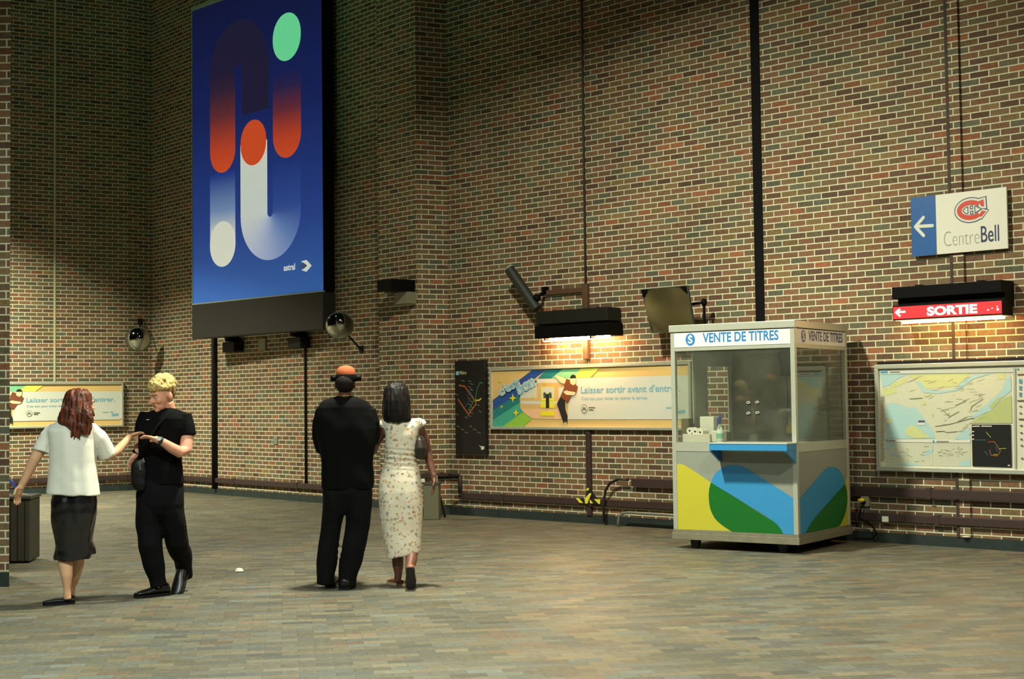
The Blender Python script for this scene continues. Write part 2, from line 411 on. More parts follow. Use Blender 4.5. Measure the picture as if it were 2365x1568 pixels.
# bent cable and hooped pipe left of the booth
pts = [W_R.hit(*p) for p in ((1462, 1107), (1440, 1106), (1422, 1114), (1412, 1132), (1409, 1160), (1411, 1205))]
mb = MB(); mb.tube([W_R.w(a, z, 0.09+0.04*i/5) for i, (a, z) in enumerate(pts)], 0.017, 10)
tag(mb.build('cable', pm('black_rubber', (26, 24, 26), 0.5), smooth=True), 'thick black cable bending down from the upper rail left of the booth', 'cable')
Wq = W_R.off(0.16); p0 = Wq.hit(1428, 1207)[0]; p1 = aR(1575)+0.1
mb = MB(); mb.tube([Wq.w(p0, 0.0), Wq.w(p0, 0.08), Wq.w(p0+0.02, 0.13), Wq.w(p0+0.08, 0.165), Wq.w(p0+0.16, 0.175), Wq.w(p1, 0.175), Wq.w(p1+0.06, 0.15), Wq.w(p1+0.08, 0.0)], 0.017, 10)
tag(mb.build('pipe_hoop', STEEL, smooth=True), 'grey metal pipe hoop low on the floor left of the booth', 'pipe')
# hazard tape
Wt = W_R.off(0.075)
root = thing('hazard_tape', Wt.w(*Wt.hit(1358, 1150)), 'yellow and black striped hazard tape crossed over the pipe under the long poster', 'tape')
YT = pm('yellow_tape', (232, 222, 60), 0.5); BT = pm('black_tape', (28, 28, 30), 0.5)
zt_ = lambda x, y: Wt.hit(1040+x/4.223, 1080+y/4.223)
def tape(polys, mat, nm, out):
    mb = MB()
    for q in polys:
        pts = [zt_(*p) for p in q]; Wt.poly(mb, pts, out)
    mb.build(nm, mat, root)
tape([[(1330, 200), (1358, 196), (1470, 340), (1440, 350)], [(1228, 296), (1300, 300), (1310, 345), (1255, 340)], [(1340, 215), (1378, 250), (1345, 350), (1318, 345), (1312, 300)], [(1360, 300), (1468, 308), (1462, 354), (1385, 350)]], BT, 'black_stripes', 0.003)
tape([[(1226, 295), (1258, 296), (1300, 345), (1262, 342)], [(1362, 248), (1380, 250), (1340, 350), (1318, 348), (1312, 300)], [(1362, 310), (1378, 322), (1396, 348), (1366, 346)], [(1404, 305), (1466, 308), (1464, 352), (1450, 354)], [(1330, 200), (1356, 198), (1352, 222), (1334, 222)]], YT, 'yellow_stripes', 0.006)

# ------------------------------------------------------------------ long poster panel (twice)
GLY = lambda n, c: pm('ink_'+n, c, 0.55, 0, 0.02)
INK = dict(blue=GLY('blue', (42, 84, 160)), teal=GLY('teal', (34, 130, 130)), aqua=GLY('aqua', (70, 176, 150)), mint=GLY('mint', (128, 200, 150)), lime=GLY('lime', (150, 205, 70)), yel=GLY('yellow', (226, 232, 96)), brown=GLY('brown', (128, 72, 44)), skin=GLY('skin', (246, 216, 170)), dark=GLY('dark', (34, 38, 40)), yb=GLY('bright_yellow', (238, 226, 40)), sky=GLY('sky', (140, 200, 224)), pale=GLY('pale_blue', (122, 182, 206)), cyan=GLY('cyan', (50, 150, 205)), pink=GLY('peach', (240, 196, 150)), tan=GLY('tan', (222, 184, 120)), green=GLY('dark_olive', (70, 84, 40)), white=WHITE)
def zp(x, y): return (1120+x/4.927, 830+y/4.927)
PW = W_R.off(0.05)
pa0, _ = PW.hit(1132, 920); pa1, _ = PW.hit(1596, 920); pz1 = PW.hit(1132, 851)[1]; pz0 = PW.hit(1132, 991)[1]
def ad_panel(dest, a_right, label):
    """build the whole advert on wall `dest`, its right end at a_right"""
    sh = a_right-pa1
    D = dest
    root = thing('advertising_poster', D.w((pa0+pa1)/2+sh, pz0), label, 'poster', 'long transit adverts')
    T = lambda pts: [(a+sh, z) for a, z in (PW.hit(*zp(*p)) for p in pts)]
    mb = MB(); D.box(mb, pa0+sh, pa1+sh, pz0, pz1, -0.05, -0.012); mb.build('backing', BLACKP, root)
    fr = 0.032; mb = MB()
    D.box(mb, pa0+sh, pa1+sh, pz1-fr, pz1, -0.045, 0.012); D.box(mb, pa0+sh, pa1+sh, pz0, pz0+fr, -0.045, 0.012)
    D.box(mb, pa0+sh, pa0+sh+fr, pz0+fr, pz1-fr, -0.045, 0.012); D.box(mb, pa1+sh-fr, pa1+sh, pz0+fr, pz1-fr, -0.045, 0.012)
    mb.build('frame', ALU, root, bevel=0.004)
    x0, x1, y0, y1 = pa0+sh+fr, pa1+sh-fr, pz0+fr, pz1-fr
    mb = MB(); D.poly(mb, [(x0, y0), (x1, y0), (x1, y1), (x0, y1)], -0.010); sheet = mb.build('printed_sheet', CREAM, root)
    def art(nm, mat, polys, lvl, raw=False):
        mb = MB()
        for q in polys:
            pts = q if raw else T(q)
            pts = [(min(max(a, x0), x1), min(max(z, y0), y1)) for a, z in pts]
            D.poly(mb, pts, -0.010+0.0012*lvl)
        return mb.build(nm, mat, sheet)
    # rainbow bands sweeping up from the lower left
    art('blue_band', INK['blue'], [[(85, 462), (530, 122), (690, 120), (420, 330), (395, 430), (85, 600)]], 1)
    art('teal_band', INK['teal'], [[(85, 580), (395, 380), (600, 215), (690, 115), (900, 110), (760, 215), (395, 480), (395, 500), (85, 700)]], 2)
    art('aqua_band', INK['aqua'], [[(85, 690), (395, 490), (430, 600), (200, 765), (85, 765)]], 3)
    art('mint_band', INK['mint'], [[(880, 112), (1110, 104), (1020, 190), (1000, 215), (750, 215)]], 3)
    art('lime_band', INK['lime'], [[(195, 765), (430, 600), (530, 680), (430, 768)]], 4)
    art('yellow_band', INK['yel'], [[(1090, 104), (1300, 98), (1200, 205), (1000, 212)]], 4)
    art('train_body', INK['tan'], [[(395, 440), (600, 300), (590, 268), (920, 262), (920, 560), (400, 555)]], 5)
    art('train_floor', INK['pink'], [[(402, 552), (900, 560), (960, 682), (540, 675), (470, 630), (425, 590)]], 5)
    # white text field with rounded right end
    a0_, zt0 = T([(940, 215)])[0]; _, zb0 = T([(1000, 683)])[0]; a1_ = T([(2322, 400)])[0][0]; r = 0.05
    fld = [(a0_, zb0), (a1_-r, zb0)] + [(a1_-r+r*math.sin(t*PI/16), zb0+r-r*math.cos(t*PI/16)) for t in range(1, 9)] + [(a1_-r+r*math.cos(t*PI/16), zt0-r+r*math.sin(t*PI/16)) for t in range(0, 9)] + [(a0_, zt0)]
    art('text_field', WHITE, [fld], 6, True)
    art('train_white', WHITE, [[(585, 222), (950, 215), (950, 262), (590, 268)], [(405, 470), (900, 478), (900, 512), (410, 505)], [(400, 330), (590, 262), (590, 440), (400, 440)], [(835, 318), (910, 316), (910, 440), (835, 440)]], 6)
    art('train_door', INK['yel'], [[(635, 312), (790, 312), (790, 555), (635, 550)]], 7)
    art('door_window', WHITE, [[(648, 322), (782, 322), (782, 445), (648, 445)]], 8)
    art('warning_patch', INK['yb'], [[(640, 445), (785, 445), (785, 470), (640, 470)], [(632, 518), (790, 518), (790, 552), (632, 550)], [(632, 588), (790, 584), (790, 642), (632, 640)]], 8)
    art('passengers', INK['green'], [[(665, 380), (690, 372), (700, 440), (668, 440)], [(728, 372), (758, 380), (762, 440), (735, 440)]], 9)
    art('passenger_dark', INK['dark'], [[(695, 392), (732, 392), (732, 552), (695, 552)]], 10)
    # pointing man
    art('man_legs', INK['dark'], [[(862, 425), (915, 470), (915, 560), (942, 640), (938, 745), (925, 700), (905, 705), (898, 730), (820, 505)]], 11)
    art('man_jumper', INK['brown'], [[(905, 210), (975, 235), (1040, 290), (1062, 310), (1035, 395), (985, 420), (948, 495), (860, 425), (905, 320)]], 12)
    art('man_skin', INK['skin'], [[(800, 190), (820, 180), (930, 222), (910, 278), (870, 268), (815, 205)], [(970, 215), (1040, 212), (1038, 270), (1010, 296), (975, 272)], [(895, 368), (935, 350), (945, 358), (1030, 372), (1035, 392), (1010, 408), (930, 402), (905, 380)]], 13)
    art('man_cap', INK['dark'], [[(972, 218), (978, 190), (1000, 172), (1030, 178), (1042, 200), (1038, 214), (1000, 216)]], 14)
    # yellow four-pointed stars
    def star(cx, cy, R):
        return [(cx+R*math.cos(k*PI/4)*(1 if k % 2 == 0 else 0.32), cy+R*1.25*math.sin(k*PI/4)*(1 if k % 2 == 0 else 0.32)) for k in range(8)]
    art('stars', INK['yb'], [star(318, 440, 44), star(355, 608, 40), star(190, 537, 20), star(550, 420, 22), star(165, 250, 18), star(682, 268, 18)], 9)
    # words
    for body, (xa, ya), (xb, yb), hh in (("c'est", (178, 430), (410, 290), 0.135), ('bon', (385, 410), (585, 300), 0.165)):
        (A, Z), (A2, Z2) = T([(xa, ya)])[0], T([(xb, yb)])[0]
        ang = math.atan2(Z2-Z, A2-A); L = math.hypot(A2-A, Z2-Z)
        lettering(D, body, A, A+L, Z, hh, 0.0085, WHITE, sheet, bold=0.09, rot=ang, name='word_outline')
        lettering(D, body, A+0.008, A+L-0.008, Z, hh, 0.0105, INK['sky'], sheet, bold=0.012, rot=ang, name='lettering')
    h = 0.085
    A, Z = T([(1092, 383)])[0]; A2, _ = T([(2222, 383)])[0]
    lettering(D, "Laisser sortir avant d'entrer.", A, A2, Z, h, 0.0, INK['pale'], sheet, bold=0.012)
    A, Z = T([(1098, 462)])[0]; A2, _ = T([(1850, 455)])[0]
    lettering(D, "C'est bon pour éviter de ralentir le service.", A, A2, Z, 0.04, 0.0, INK['pale'], sheet)
    A, Z = T([(1130, 562)])[0]; mb = MB(); D.disc(mb, A, Z, 0.055, 0.0); mb.build('round_mark', pm('ink_grey', (150, 156, 130), 0.6), sheet)
    mb = MB(); D.disc(mb, A, Z, 0.044, 0.0015); mb.build('round_mark_field', WHITE, sheet)
    mb = MB(); D.strip(mb, [(A-0.03, Z-0.02), (A-0.005, Z+0.02), (A+0.03, Z-0.02)], 0.014, 0.003); D.strip(mb, [(A-0.01, Z-0.015), (A+0.02, Z+0.01)], 0.01, 0.003)
    D.strip(mb, [(A+0.075, Z+0.015), (A+0.18, Z+0.012)], 0.012, 0.003); D.strip(mb, [(A+0.075, Z-0.012), (A+0.15, Z-0.014)], 0.012, 0.003)
    mb.build('round_mark_bars', pm('ink_grey_dark', (96, 104, 80), 0.6), sheet)
    A, Z = T([(2185, 600)])[0]; A2 = T([(2275, 600)])[0][0]
    mb = MB(); D.strip(mb, [(A, Z), (A2, Z+0.01)], 0.035, 0.0); D.strip(mb, [(A-0.02, Z+0.06), (A+0.02, Z+0.04)], 0.02, 0.0); D.strip(mb, [(A-0.16, Z+0.05), (A-0.06, Z+0.05)], 0.012, 0.0)
    mb.build('operator_mark', INK['pale'], sheet)
    return root
ad_panel(PW, pa1, 'long cream and green transit poster on the wall left of the ticket booth')
la = W_L.off(0.05).hit(285, 930)[0]
ad_panel(W_L.off(0.05), la, 'long cream transit poster on the far wall behind the red-haired woman')

# ------------------------------------------------------------------ dark metro line map beside the corner
MW = W_R.off(0.06)
def zm(x, y): return (1030+x/6.272, 810+y/6.272)
mA0, mZ1 = MW.hit(*zm(125, 150)); mA1, _ = MW.hit(*zm(560, 135)); _, mZ0 = MW.hit(*zm(140, 1440)); _, mZb = MW.hit(*zm(140, 1500))
root = thing('line_map_board', MW.w(mA0, mZ0), 'tall narrow black metro line map board beside the brick pilaster', 'map')
mb = MB(); MW.box(mb, mA0, mA1, mZb, mZ1, -0.06, 0.0); mb.build('board', pm('black_board', (24, 24, 24), 0.4), root, bevel=0.004)
def mline(nm, pts, col, wid=0.022, dashes=False):
    mb = MB(); P = [MW.hit(*zm(*p)) for p in pts]
    if dashes:
        for (a, z) in P: MW.strip(mb, [(a-0.03, z+0.008), (a+0.03, z-0.008)], 0.012, 0.004)
    else: MW.strip(mb, P, wid, 0.004)
    return mb.build(nm, pm('line_'+nm, col, 0.5), root)
mline('orange_line', [(190, 500), (275, 515), (430, 735), (440, 770), (330, 920), (175, 700)], (170, 88, 52))
mline('yellow_line', [(400, 718), (480, 718), (515, 690)], (200, 184, 60))
mline('green_line', [(540, 465), (490, 465), (455, 560), (435, 680), (390, 760), (330, 870)], (46, 98, 56), 0.024)
mline('blue_line', [(385, 540), (355, 580), (320, 650), (340, 730), (280, 820)], (48, 60, 110), 0.018)
mline('stop_names', [(345+30*(k % 2), 440+k*42) for k in range(13)] + [(180+60*k, 1095+(k % 3)*45) for k in range(6)] + [(250, 435), (160, 630), (160, 920), (470, 785), (500, 880), (300, 965)], (104, 112, 92), dashes=True)
mb = MB(); P = [MW.hit(*zm(*p)) for p in ((148, 300), (192, 298), (192, 352), (148, 352))]; MW.poly(mb, P, 0.005); mb.build('logo_mark', INK['sky'], root)
(A, Z), (A2, _) = MW.hit(*zm(205, 345)), MW.hit(*zm(300, 345)); lettering(MW, 'Métro', A, A2, Z, 0.05, 0.005, pm('ink_pale_yellow', (196, 190, 150), 0.6), root, bold=0.02)
mb = MB(); P = [MW.hit(*zm(*p)) for p in ((480, 1368), (520, 1385), (550, 1380), (566, 1410), (540, 1435), (515, 1435), (510, 1400))]; MW.poly(mb, P, 0.005); mb.build('white_sticker', WHITE, root)

# ------------------------------------------------------------------ large city map board on the right
CW = W_R.off(0.07)
def zc(x, y): return (2000+x/5.408, 820+y/5.408)
cA0, cZ1 = CW.hit(*zc(108, 122)); _, cZ0 = CW.hit(*zc(132, 1442)); cA1 = CW.hit(2440, 900)[0]
root = thing('city_map_board', CW.w(cA0, cZ0), 'large framed city map board on the wall right of the ticket booth', 'map')
mb = MB(); CW.box(mb, cA0, cA1, cZ0, cZ1, -0.07, -0.015); mb.build('backing', BLACKP, root)
fr = 0.045; mb = MB()
CW.box(mb, cA0, cA1, cZ1-fr, cZ1, -0.06, 0.015); CW.box(mb, cA0, cA1, cZ0, cZ0+fr, -0.06, 0.015); CW.box(mb, cA0, cA0+fr, cZ0+fr, cZ1-fr, -0.06, 0.015); CW.box(mb, cA1-fr, cA1, cZ0+fr, cZ1-fr, -0.06, 0.015)
mb.build('frame', ALU, root, bevel=0.005)
mb = MB(); CW.box(mb, cA0+0.02, cA1-0.02, cZ1+0.004, cZ1+0.03, -0.07, -0.02); mb.build('top_gasket', BLACKP, root)
x0, x1, y0, y1 = cA0+fr, cA1-fr, cZ0+fr, cZ1-fr
def cpoly(nm, mat, polys, lvl, par, cl=None):
    mb = MB(); cl = cl or (x0, x1, y0, y1)
    for q in polys: CW.poly(mb, [(min(max(a, cl[0]), cl[1]), min(max(z, cl[2]), cl[3])) for a, z in (CW.hit(*zc(*p)) for p in q)], -0.012+0.0012*lvl)
    return mb.build(nm, mat, par)
def clines(nm, mat, lines, wid, lvl, par):
    mb = MB()
    for q in lines: CW.strip(mb, [CW.hit(*zc(*p)) for p in q], wid, -0.012+0.0012*lvl)
    return mb.build(nm, mat, par)
mb = MB(); CW.poly(mb, [(x0, y0), (x1, y0), (x1, y1), (x0, y1)], -0.012); sheet = mb.build('map_sheet', pm('map_paper', (216, 216, 196), 0.35, 0, 0.03), root)
WAT = pm('map_water', (172, 208, 208), 0.35, 0, 0.03); PAR = pm('map_park', (204, 210, 150), 0.35, 0, 0.08); LAND = pm('map_land', (206, 209, 186), 0.35, 0, 0.06, 30); FLD = pm('map_field', (180, 192, 132), 0.35, 0, 0.06)
cpoly('city_area', LAND, [[(180, 240), (1800, 215), (1820, 850), (1300, 860), (1300, 1055), (245, 1050)]], 1, sheet)
cpoly('parkland', PAR, [[(520, 240), (1300, 225), (1230, 300), (1120, 390), (740, 420), (610, 310)], [(310, 360), (545, 270), (480, 340), (400, 390), (300, 400)], [(200, 405), (370, 410), (380, 470), (270, 500), (210, 500)], [(1640, 230), (1730, 225), (1720, 300), (1630, 305)], [(680, 570), (745, 595), (690, 640)], [(1280, 600), (1330, 610), (1320, 660), (1290, 640)], [(1430, 350), (1465, 360), (1440, 390)], [(700, 500), (845, 485), (845, 510), (720, 525)]], 2, sheet)
cpoly('river_water', WAT, [[(170, 240), (520, 240), (400, 290), (300, 370), (200, 400)], [(245, 600), (320, 595), (430, 620), (520, 660), (610, 650), (700, 760), (830, 940), (860, 1040), (250, 1048)], [(600, 310), (680, 340), (750, 430), (900, 450), (1100, 430), (1240, 290), (1330, 250), (1560, 230), (1330, 300), (1150, 440), (900, 480), (720, 470)], [(1300, 770), (1500, 620), (1700, 430), (1740, 300), (1805, 260), (1810, 440), (1700, 540), (1560, 690), (1400, 760), (1310, 800)], [(1100, 1050), (1180, 960), (1290, 900), (1300, 1055)]], 3, sheet)
cpoly('south_fields', FLD, [[(1560, 690), (1720, 545), (1810, 500), (1822, 850), (1290, 850), (1400, 775)], [(1530, 640), (1640, 540), (1720, 500), (1640, 600), (1560, 680)]], 4, sheet)
cpoly('lake_islands', PAR, [[(480, 940), (560, 870), (680, 930), (790, 1030), (620, 1040), (500, 1000)], [(255, 790), (320, 800), (310, 850), (255, 850)], [(800, 720), (840, 740), (830, 770)]], 5, sheet)
cpoly('map_insets', pm('map_inset', (200, 204, 182), 0.35, 0, 0.06, 40), [[(245, 1085), (835, 1095), (835, 1385), (250, 1375)], [(850, 1095), (1300, 1100), (1305, 1390), (850, 1385)]], 2, sheet)
cpoly('inset_water', WAT, [[(255, 1095), (390, 1100), (300, 1160), (260, 1190)], [(690, 1250), (830, 1150), (832, 1200), (760, 1250)], [(290, 1220), (420, 1245), (400, 1265), (300, 1240)], [(1150, 1340), (1300, 1300), (1305, 1385), (1160, 1385)], [(400, 1350), (640, 1350), (640, 1378), (400, 1374)]], 3, sheet)
rnd = random.Random(3); lines = []
for k in range(70):
    cx, cy = rnd.uniform(480, 1420), rnd.uniform(300, 1000); an = rnd.choice((-0.35, -0.05, 0.05, -0.5)); L = rnd.uniform(20, 110)
    if cy > 650 and cx < 850: continue
    lines.append([(cx, cy), (cx+L, cy+L*an)])
for k in range(26):
    cx, cy = rnd.uniform(860, 1220), rnd.uniform(1150, 1270); lines.append([(cx, cy), (cx+rnd.uniform(20, 60), cy+rnd.uniform(-14, 14))])
for k in range(16):
    cx, cy = rnd.uniform(270, 760), rnd.uniform(1120, 1340); lines.append([(cx, cy), (cx+rnd.uniform(20, 70), cy+rnd.uniform(-10, 10))])
clines('street_lines', pm('map_streets', (158, 160, 140), 0.5), lines, 0.003, 5, sheet)
clines('main_roads', pm('map_roads', (124, 130, 112), 0.5), [[(1020, 780), (1130, 720), (1160, 700)], [(1110, 630), (1240, 575)], [(860, 890), (1040, 862), (1150, 835), (1300, 792), (1350, 790)], [(1300, 690), (1320, 640), (1460, 545)], [(540, 545), (700, 535)], [(960, 690), (1010, 745), (1040, 750)], [(870, 955), (960, 950), (1010, 965), (1130, 955)], [(1140, 830), (1260, 770)]], 0.006, 6, sheet)
clines('legend_labels', pm('map_label', (90, 70, 110), 0.5), [[(650, 830), (730, 830)]], 0.022, 6, sheet)
cpoly('legend_field', WHITE, [[(640, 842), (732, 842), (732, 875), (645, 875)], [(180, 196), (1860, 190), (1850, 212), (180, 238)], [(245, 1050), (1300, 1055), (1300, 1095), (245, 1085)]], 6, sheet)
clines('title_bars', INK['cyan'], [[(180, 215), (270, 213)], [(832, 1076), (852, 1077)], [(250, 1066), (270, 1067)]], 0.02, 7, sheet)
clines('title_words', pm('map_grey_text', (120, 124, 112), 0.5), [[(300, 214), (420, 212)], [(280, 1068), (370, 1070)], [(880, 1080), (1030, 1082)]], 0.012, 7, sheet)
ins = cpoly('dark_inset_map', pm('map_dark', (30, 34, 34), 0.35), [[(1318, 868), (1808, 868), (1820, 1402), (1330, 1388)]], 8, sheet)
clines('inset_line', pm('line_orange2', (170, 90, 50), 0.5), [[(1520, 1085), (1600, 1080), (1650, 1150), (1680, 1200), (1640, 1260), (1560, 1250), (1545, 1180)]], 0.006, 9, ins)
clines('inset_line', pm('line_yellow2', (170, 170, 70), 0.5), [[(1500, 960), (1560, 1030)], [(1660, 1170), (1750, 1165)], [(1590, 1240), (1640, 1245)]], 0.006, 9, ins)
clines('inset_line', pm('line_teal2', (60, 110, 120), 0.5), [[(1360, 1060), (1500, 1060)], [(1620, 1140), (1640, 1210)], [(1480, 1200), (1520, 1250)]], 0.005, 9, ins)
clines('inset_title', pm('ink_inset_title', (200, 190, 180), 0.5), [[(1325, 890), (1420, 887)], [(1440, 887), (1570, 888)], [(1325, 955), (1350, 955)], [(1325, 1000), (1350, 1000)], [(1325, 1050), (1350, 1050)], [(1770, 1378), (1800, 1378)]], 0.012, 9, ins)
cpoly('divider', ALU, [[(1842, 160), (1866, 158), (1878, 1425), (1856, 1424)]], 9, sheet)
clines('side_icons', INK['cyan'], [[(1885, 172), (1905, 172)], [(1910, 310), (1945, 310)], [(1910, 325), (1945, 325)], [(1910, 340), (1945, 340)], [(1910, 395), (1945, 395)], [(1910, 425), (1945, 425)], [(1910, 475), (1945, 475)], [(1910, 505), (1945, 505)]], 0.014, 9, sheet)
clines('side_notes', pm('map_note', (110, 90, 80), 0.5), [[(1915, 640), (1945, 640)], [(1915, 725), (1945, 725)], [(1920, 880), (1955, 880)], [(1925, 970), (1955, 970)], [(1925, 1050), (1955, 1050)], [(1930, 1130), (1960, 1130)], [(1935, 1290), (1965, 1290)], [(1890, 570), (1974, 566)], [(1905, 800), (1974, 800)], [(1890, 245), (1974, 240)]], 0.012, 9, sheet)
lines = [[(175+rnd.uniform(0, 10), 520+k*17), (215+rnd.uniform(0, 20), 520+k*17)] for k in range(48)]
clines('street_index', pm('map_index', (166, 162, 140), 0.5), lines, 0.006, 5, sheet)

# ------------------------------------------------------------------ arena direction sign
SW = W_R.off(0.06)
def zs(x, y): return (2040+x/4.357, 420+y/4.357)
H_ = lambda x, y: SW.hit(*zs(x, y))
sA0, sA1 = H_(282, 450)[0], H_(1248, 380)[0]; sZ1 = (H_(280, 155)[1]+H_(1240, 55)[1])/2; sZ0 = (H_(290, 745)[1]+H_(1252, 678)[1])/2; sAm = H_(532, 420)[0]
root = thing('direction_sign', SW.w(sA0, sZ0), 'white and blue arrow sign reading CentreBell, mounted above the red exit sign', 'sign')
mb = MB(); SW.box(mb, sA0, sA1, sZ0, sZ1, -0.02, 0.0); bd = mb.build('sign_board', pm('sign_white', (226, 226, 212), 0.4, 0, 0.02), root, bevel=0.003)
mb = MB(); SW.box(mb, sA0+0.35, sA0+0.45, sZ0+0.08, sZ1-0.08, -0.06, -0.02); SW.box(mb, sA1-0.45, sA1-0.35, sZ0+0.08, sZ1-0.08, -0.06, -0.02); mb.build('mounting_bracket', STEEL, root)
mb = MB(); SW.poly(mb, [(sA0, sZ0), (sAm, sZ0), (sAm, sZ1), (sA0, sZ1)], 0.001); mb.build('blue_field', pm('sign_blue', (34, 92, 160), 0.4), bd)
mb = MB(); SW.strip(mb, [H_(405, 358), H_(325, 452), H_(408, 540)], 0.034, 0.003); SW.strip(mb, [H_(330, 450), H_(495, 440)], 0.034, 0.003)
for p in ((405, 358), (408, 540), (495, 440)): SW.disc(mb, *H_(*p), 0.017, 0.003, 12)
mb.build('arrow', WHITE, bd)
NAVY = pm('logo_navy', (34, 52, 96), 0.45); RED = pm('logo_red', (206, 62, 46), 0.45)
cx_, cz_ = H_(878, 284); RX = (H_(1012, 284)[0]-H_(740, 284)[0])/2; RZ = (H_(870, 186)[1]-H_(870, 384)[1])/2
def ring(rx0, rz0, rx1, rz1, g0, g1, dx=0):
    a = [g0+(g1-g0)*k/40 for k in range(41)]
    return [(cx_+rx1*math.cos(t), cz_+rz1*math.sin(t)) for t in a] + [(cx_+dx+rx0*math.cos(t), cz_+rz0*math.sin(t)) for t in reversed(a)]
g0, g1 = math.radians(40), math.radians(320)
def body_c(mb, grow, out):
    pts = ring(RX*0.66-grow, RZ*0.52-grow, RX+grow, RZ+grow, g0, g1)
    SW.poly(mb, pts, out)
    # serif horns closing the mouth of the C
    a = RX*0.80; SW.poly(mb, [(cx_+a-grow, cz_+RZ*0.28-grow), (cx_+RX*1.02+grow, cz_+RZ*0.22-grow), (cx_+RX*0.98+grow, cz_+RZ*0.95+grow), (cx_+RX*0.62-grow, cz_+RZ*0.80+grow)], out)
    SW.poly(mb, [(cx_+RX*1.16+grow, cz_-RZ*0.30+grow*0.5), (cx_+RX*0.84-grow, cz_-RZ*0.16+grow), (cx_+RX*0.55-grow, cz_-RZ*0.72), (cx_+RX*0.80, cz_-RZ*0.80-grow)], out)
mb = MB(); body_c(mb, 0.030, 0.0015); mb.build('logo_outline', NAVY, bd)
mb = MB(); body_c(mb, 0.021, 0.0025); mb.build('logo_white_ring', WHITE, bd)
mb = MB(); body_c(mb, 0.0, 0.0035); mb.build('logo_letter_c', RED, bd)
mb = MB(); lens = [(cx_-RX*0.62, cz_), (cx_-RX*0.40, cz_+RZ*0.36), (cx_, cz_+RZ*0.50), (cx_+RX*0.45, cz_+RZ*0.34), (cx_+RX*0.92, cz_+RZ*0.02), (cx_+RX*0.45, cz_-RZ*0.34), (cx_, cz_-RZ*0.50), (cx_-RX*0.40, cz_-RZ*0.36)]
SW.poly(mb, lens, 0.0045); mb.build('logo_lens', WHITE, bd)
mb = MB(); q = lambda x, z: (cx_+RX*x, cz_+RZ*z)
SW.strip(mb, [q(-0.56, 0), q(-0.36, 0.30), q(-0.18, 0.36), q(-0.18, -0.36), q(-0.36, -0.30), q(-0.56, 0)], 0.008, 0.0055)
SW.strip(mb, [q(0.34, 0.36), q(0.34, -0.36), q(0.84, 0), q(0.34, 0.36)], 0.008, 0.0055)
SW.strip(mb, [q(0.0, 0.42), q(0.0, 0.12), q(0.18, 0.12), q(0.18, 0.42), q(0.0, 0.42)], 0.008, 0.0055); SW.strip(mb, [q(0.0, -0.42), q(0.0, -0.12), q(0.18, -0.12), q(0.18, -0.42), q(0.0, -0.42)], 0.008, 0.0055)
mb.build('logo_letter_h', NAVY, bd)
(A, Z), (A2, _) = H_(612, 648), H_(968, 630); zb = Z
lettering(SW, 'Centre', A, A2, zb, 0.145, 0.002, pm('sign_grey', (150, 152, 146), 0.5), bd, bold=-0.022)
A3, A4 = H_(985, 615)[0], H_(1168, 605)[0]
lettering(SW, 'Bell', A3, A4, zb+0.005, 0.160, 0.002, NAVY, bd, bold=0.006)

# ------------------------------------------------------------------ red exit sign under its black housing
Wf = W_R.off(0.32)
def zf(x, y): return Wf.hit(2040+x/4.357, 420+y/4.357)
uA0 = zf(80, 1100)[0]; uA1 = zf(1185, 1050)[0]; uZ1 = (zf(82, 1050)[1]+zf(1185, 995)[1])/2; uZ0 = (zf(85, 1200)[1]+zf(1185, 1150)[1])/2
root = thing('exit_sign', W_R.w(uA0, uZ0), 'red illuminated sign reading SORTIE below a black housing', 'sign')
mb = MB(); W_R.box(mb, uA0, uA1, uZ0+0.03, uZ1, 0.03, 0.31); mb.build('upper_housing', BLACK, root, bevel=0.006)
mb = MB(); W_R.box(mb, uA0+0.03, uA1, uZ0-0.10, uZ0+0.035, 0.04, 0.24); mb.build('ballast_box', BLACK, root)
mb = MB(); W_R.box(mb, uA0+0.2, uA0+0.26, uZ0+0.1, uZ1+0.018, 0.0, 0.2); W_R.box(mb, uA1-0.3, uA1-0.24, uZ0+0.1, uZ1+0.018, 0.0, 0.2); mb.build('wall_bracket', BLACK, root)
rA0, rA1 = zf(98, 1310)[0], zf(1190, 1260)[0]; rZ1 = (zf(100, 1255)[1]+zf(1188, 1200)[1])/2; rZ0 = (zf(100, 1378)[1]+zf(1188, 1328)[1])/2
mb = MB(); W_R.box(mb, rA0-0.01, rA1+0.012, rZ0-0.012, rZ1+0.012, 0.10, 0.312); mb.build('sign_case', BLACK, root, bevel=0.004)
face = MB(); Wf.poly(face, [(rA0, rZ0), (rA1, rZ0), (rA1, rZ1), (rA0, rZ1)], -0.005); face = face.build('red_face', glow('exit_red', (235, 44, 52), 0.62), root)
LW = glow('exit_white', (255, 244, 225), 1.0)
(A, Z), (A2, _) = zf(438, 1345), zf(945, 1330)
lettering(Wf, 'SORTIE', A, A2, rZ0+(rZ1-rZ0)*0.13, (rZ1-rZ0)*0.74, -0.003, LW, face, bold=0.045)
mb = MB(); Wf.strip(mb, [zf(168, 1278), zf(125, 1312), zf(170, 1352)], 0.020, -0.003); Wf.strip(mb, [zf(130, 1312), zf(222, 1306)], 0.020, -0.003); mb.build('arrow', LW, face)
mb = MB(); Wf.strip(mb, [zf(1045, 1290), zf(1062, 1286)], 0.012, -0.003); Wf.strip(mb, [zf(1085, 1272), zf(1100, 1270)], 0.008, -0.003); Wf.disc(mb, *zf(1150, 1282), 0.012, -0.003, 12); Wf.disc(mb, *zf(1145, 1255), 0.007, -0.003, 12); mb.build('worn_marks', LW, face)
mb = MB(); mb.tube([W_R.w(rA0+0.05, rZ0-0.030, 0.22), W_R.w(rA1-0.02, rZ0-0.030, 0.22)], 0.016, 12); mb.build('fluorescent_tube', glow('tube_warm', (255, 206, 140), 62.0), root, smooth=True)
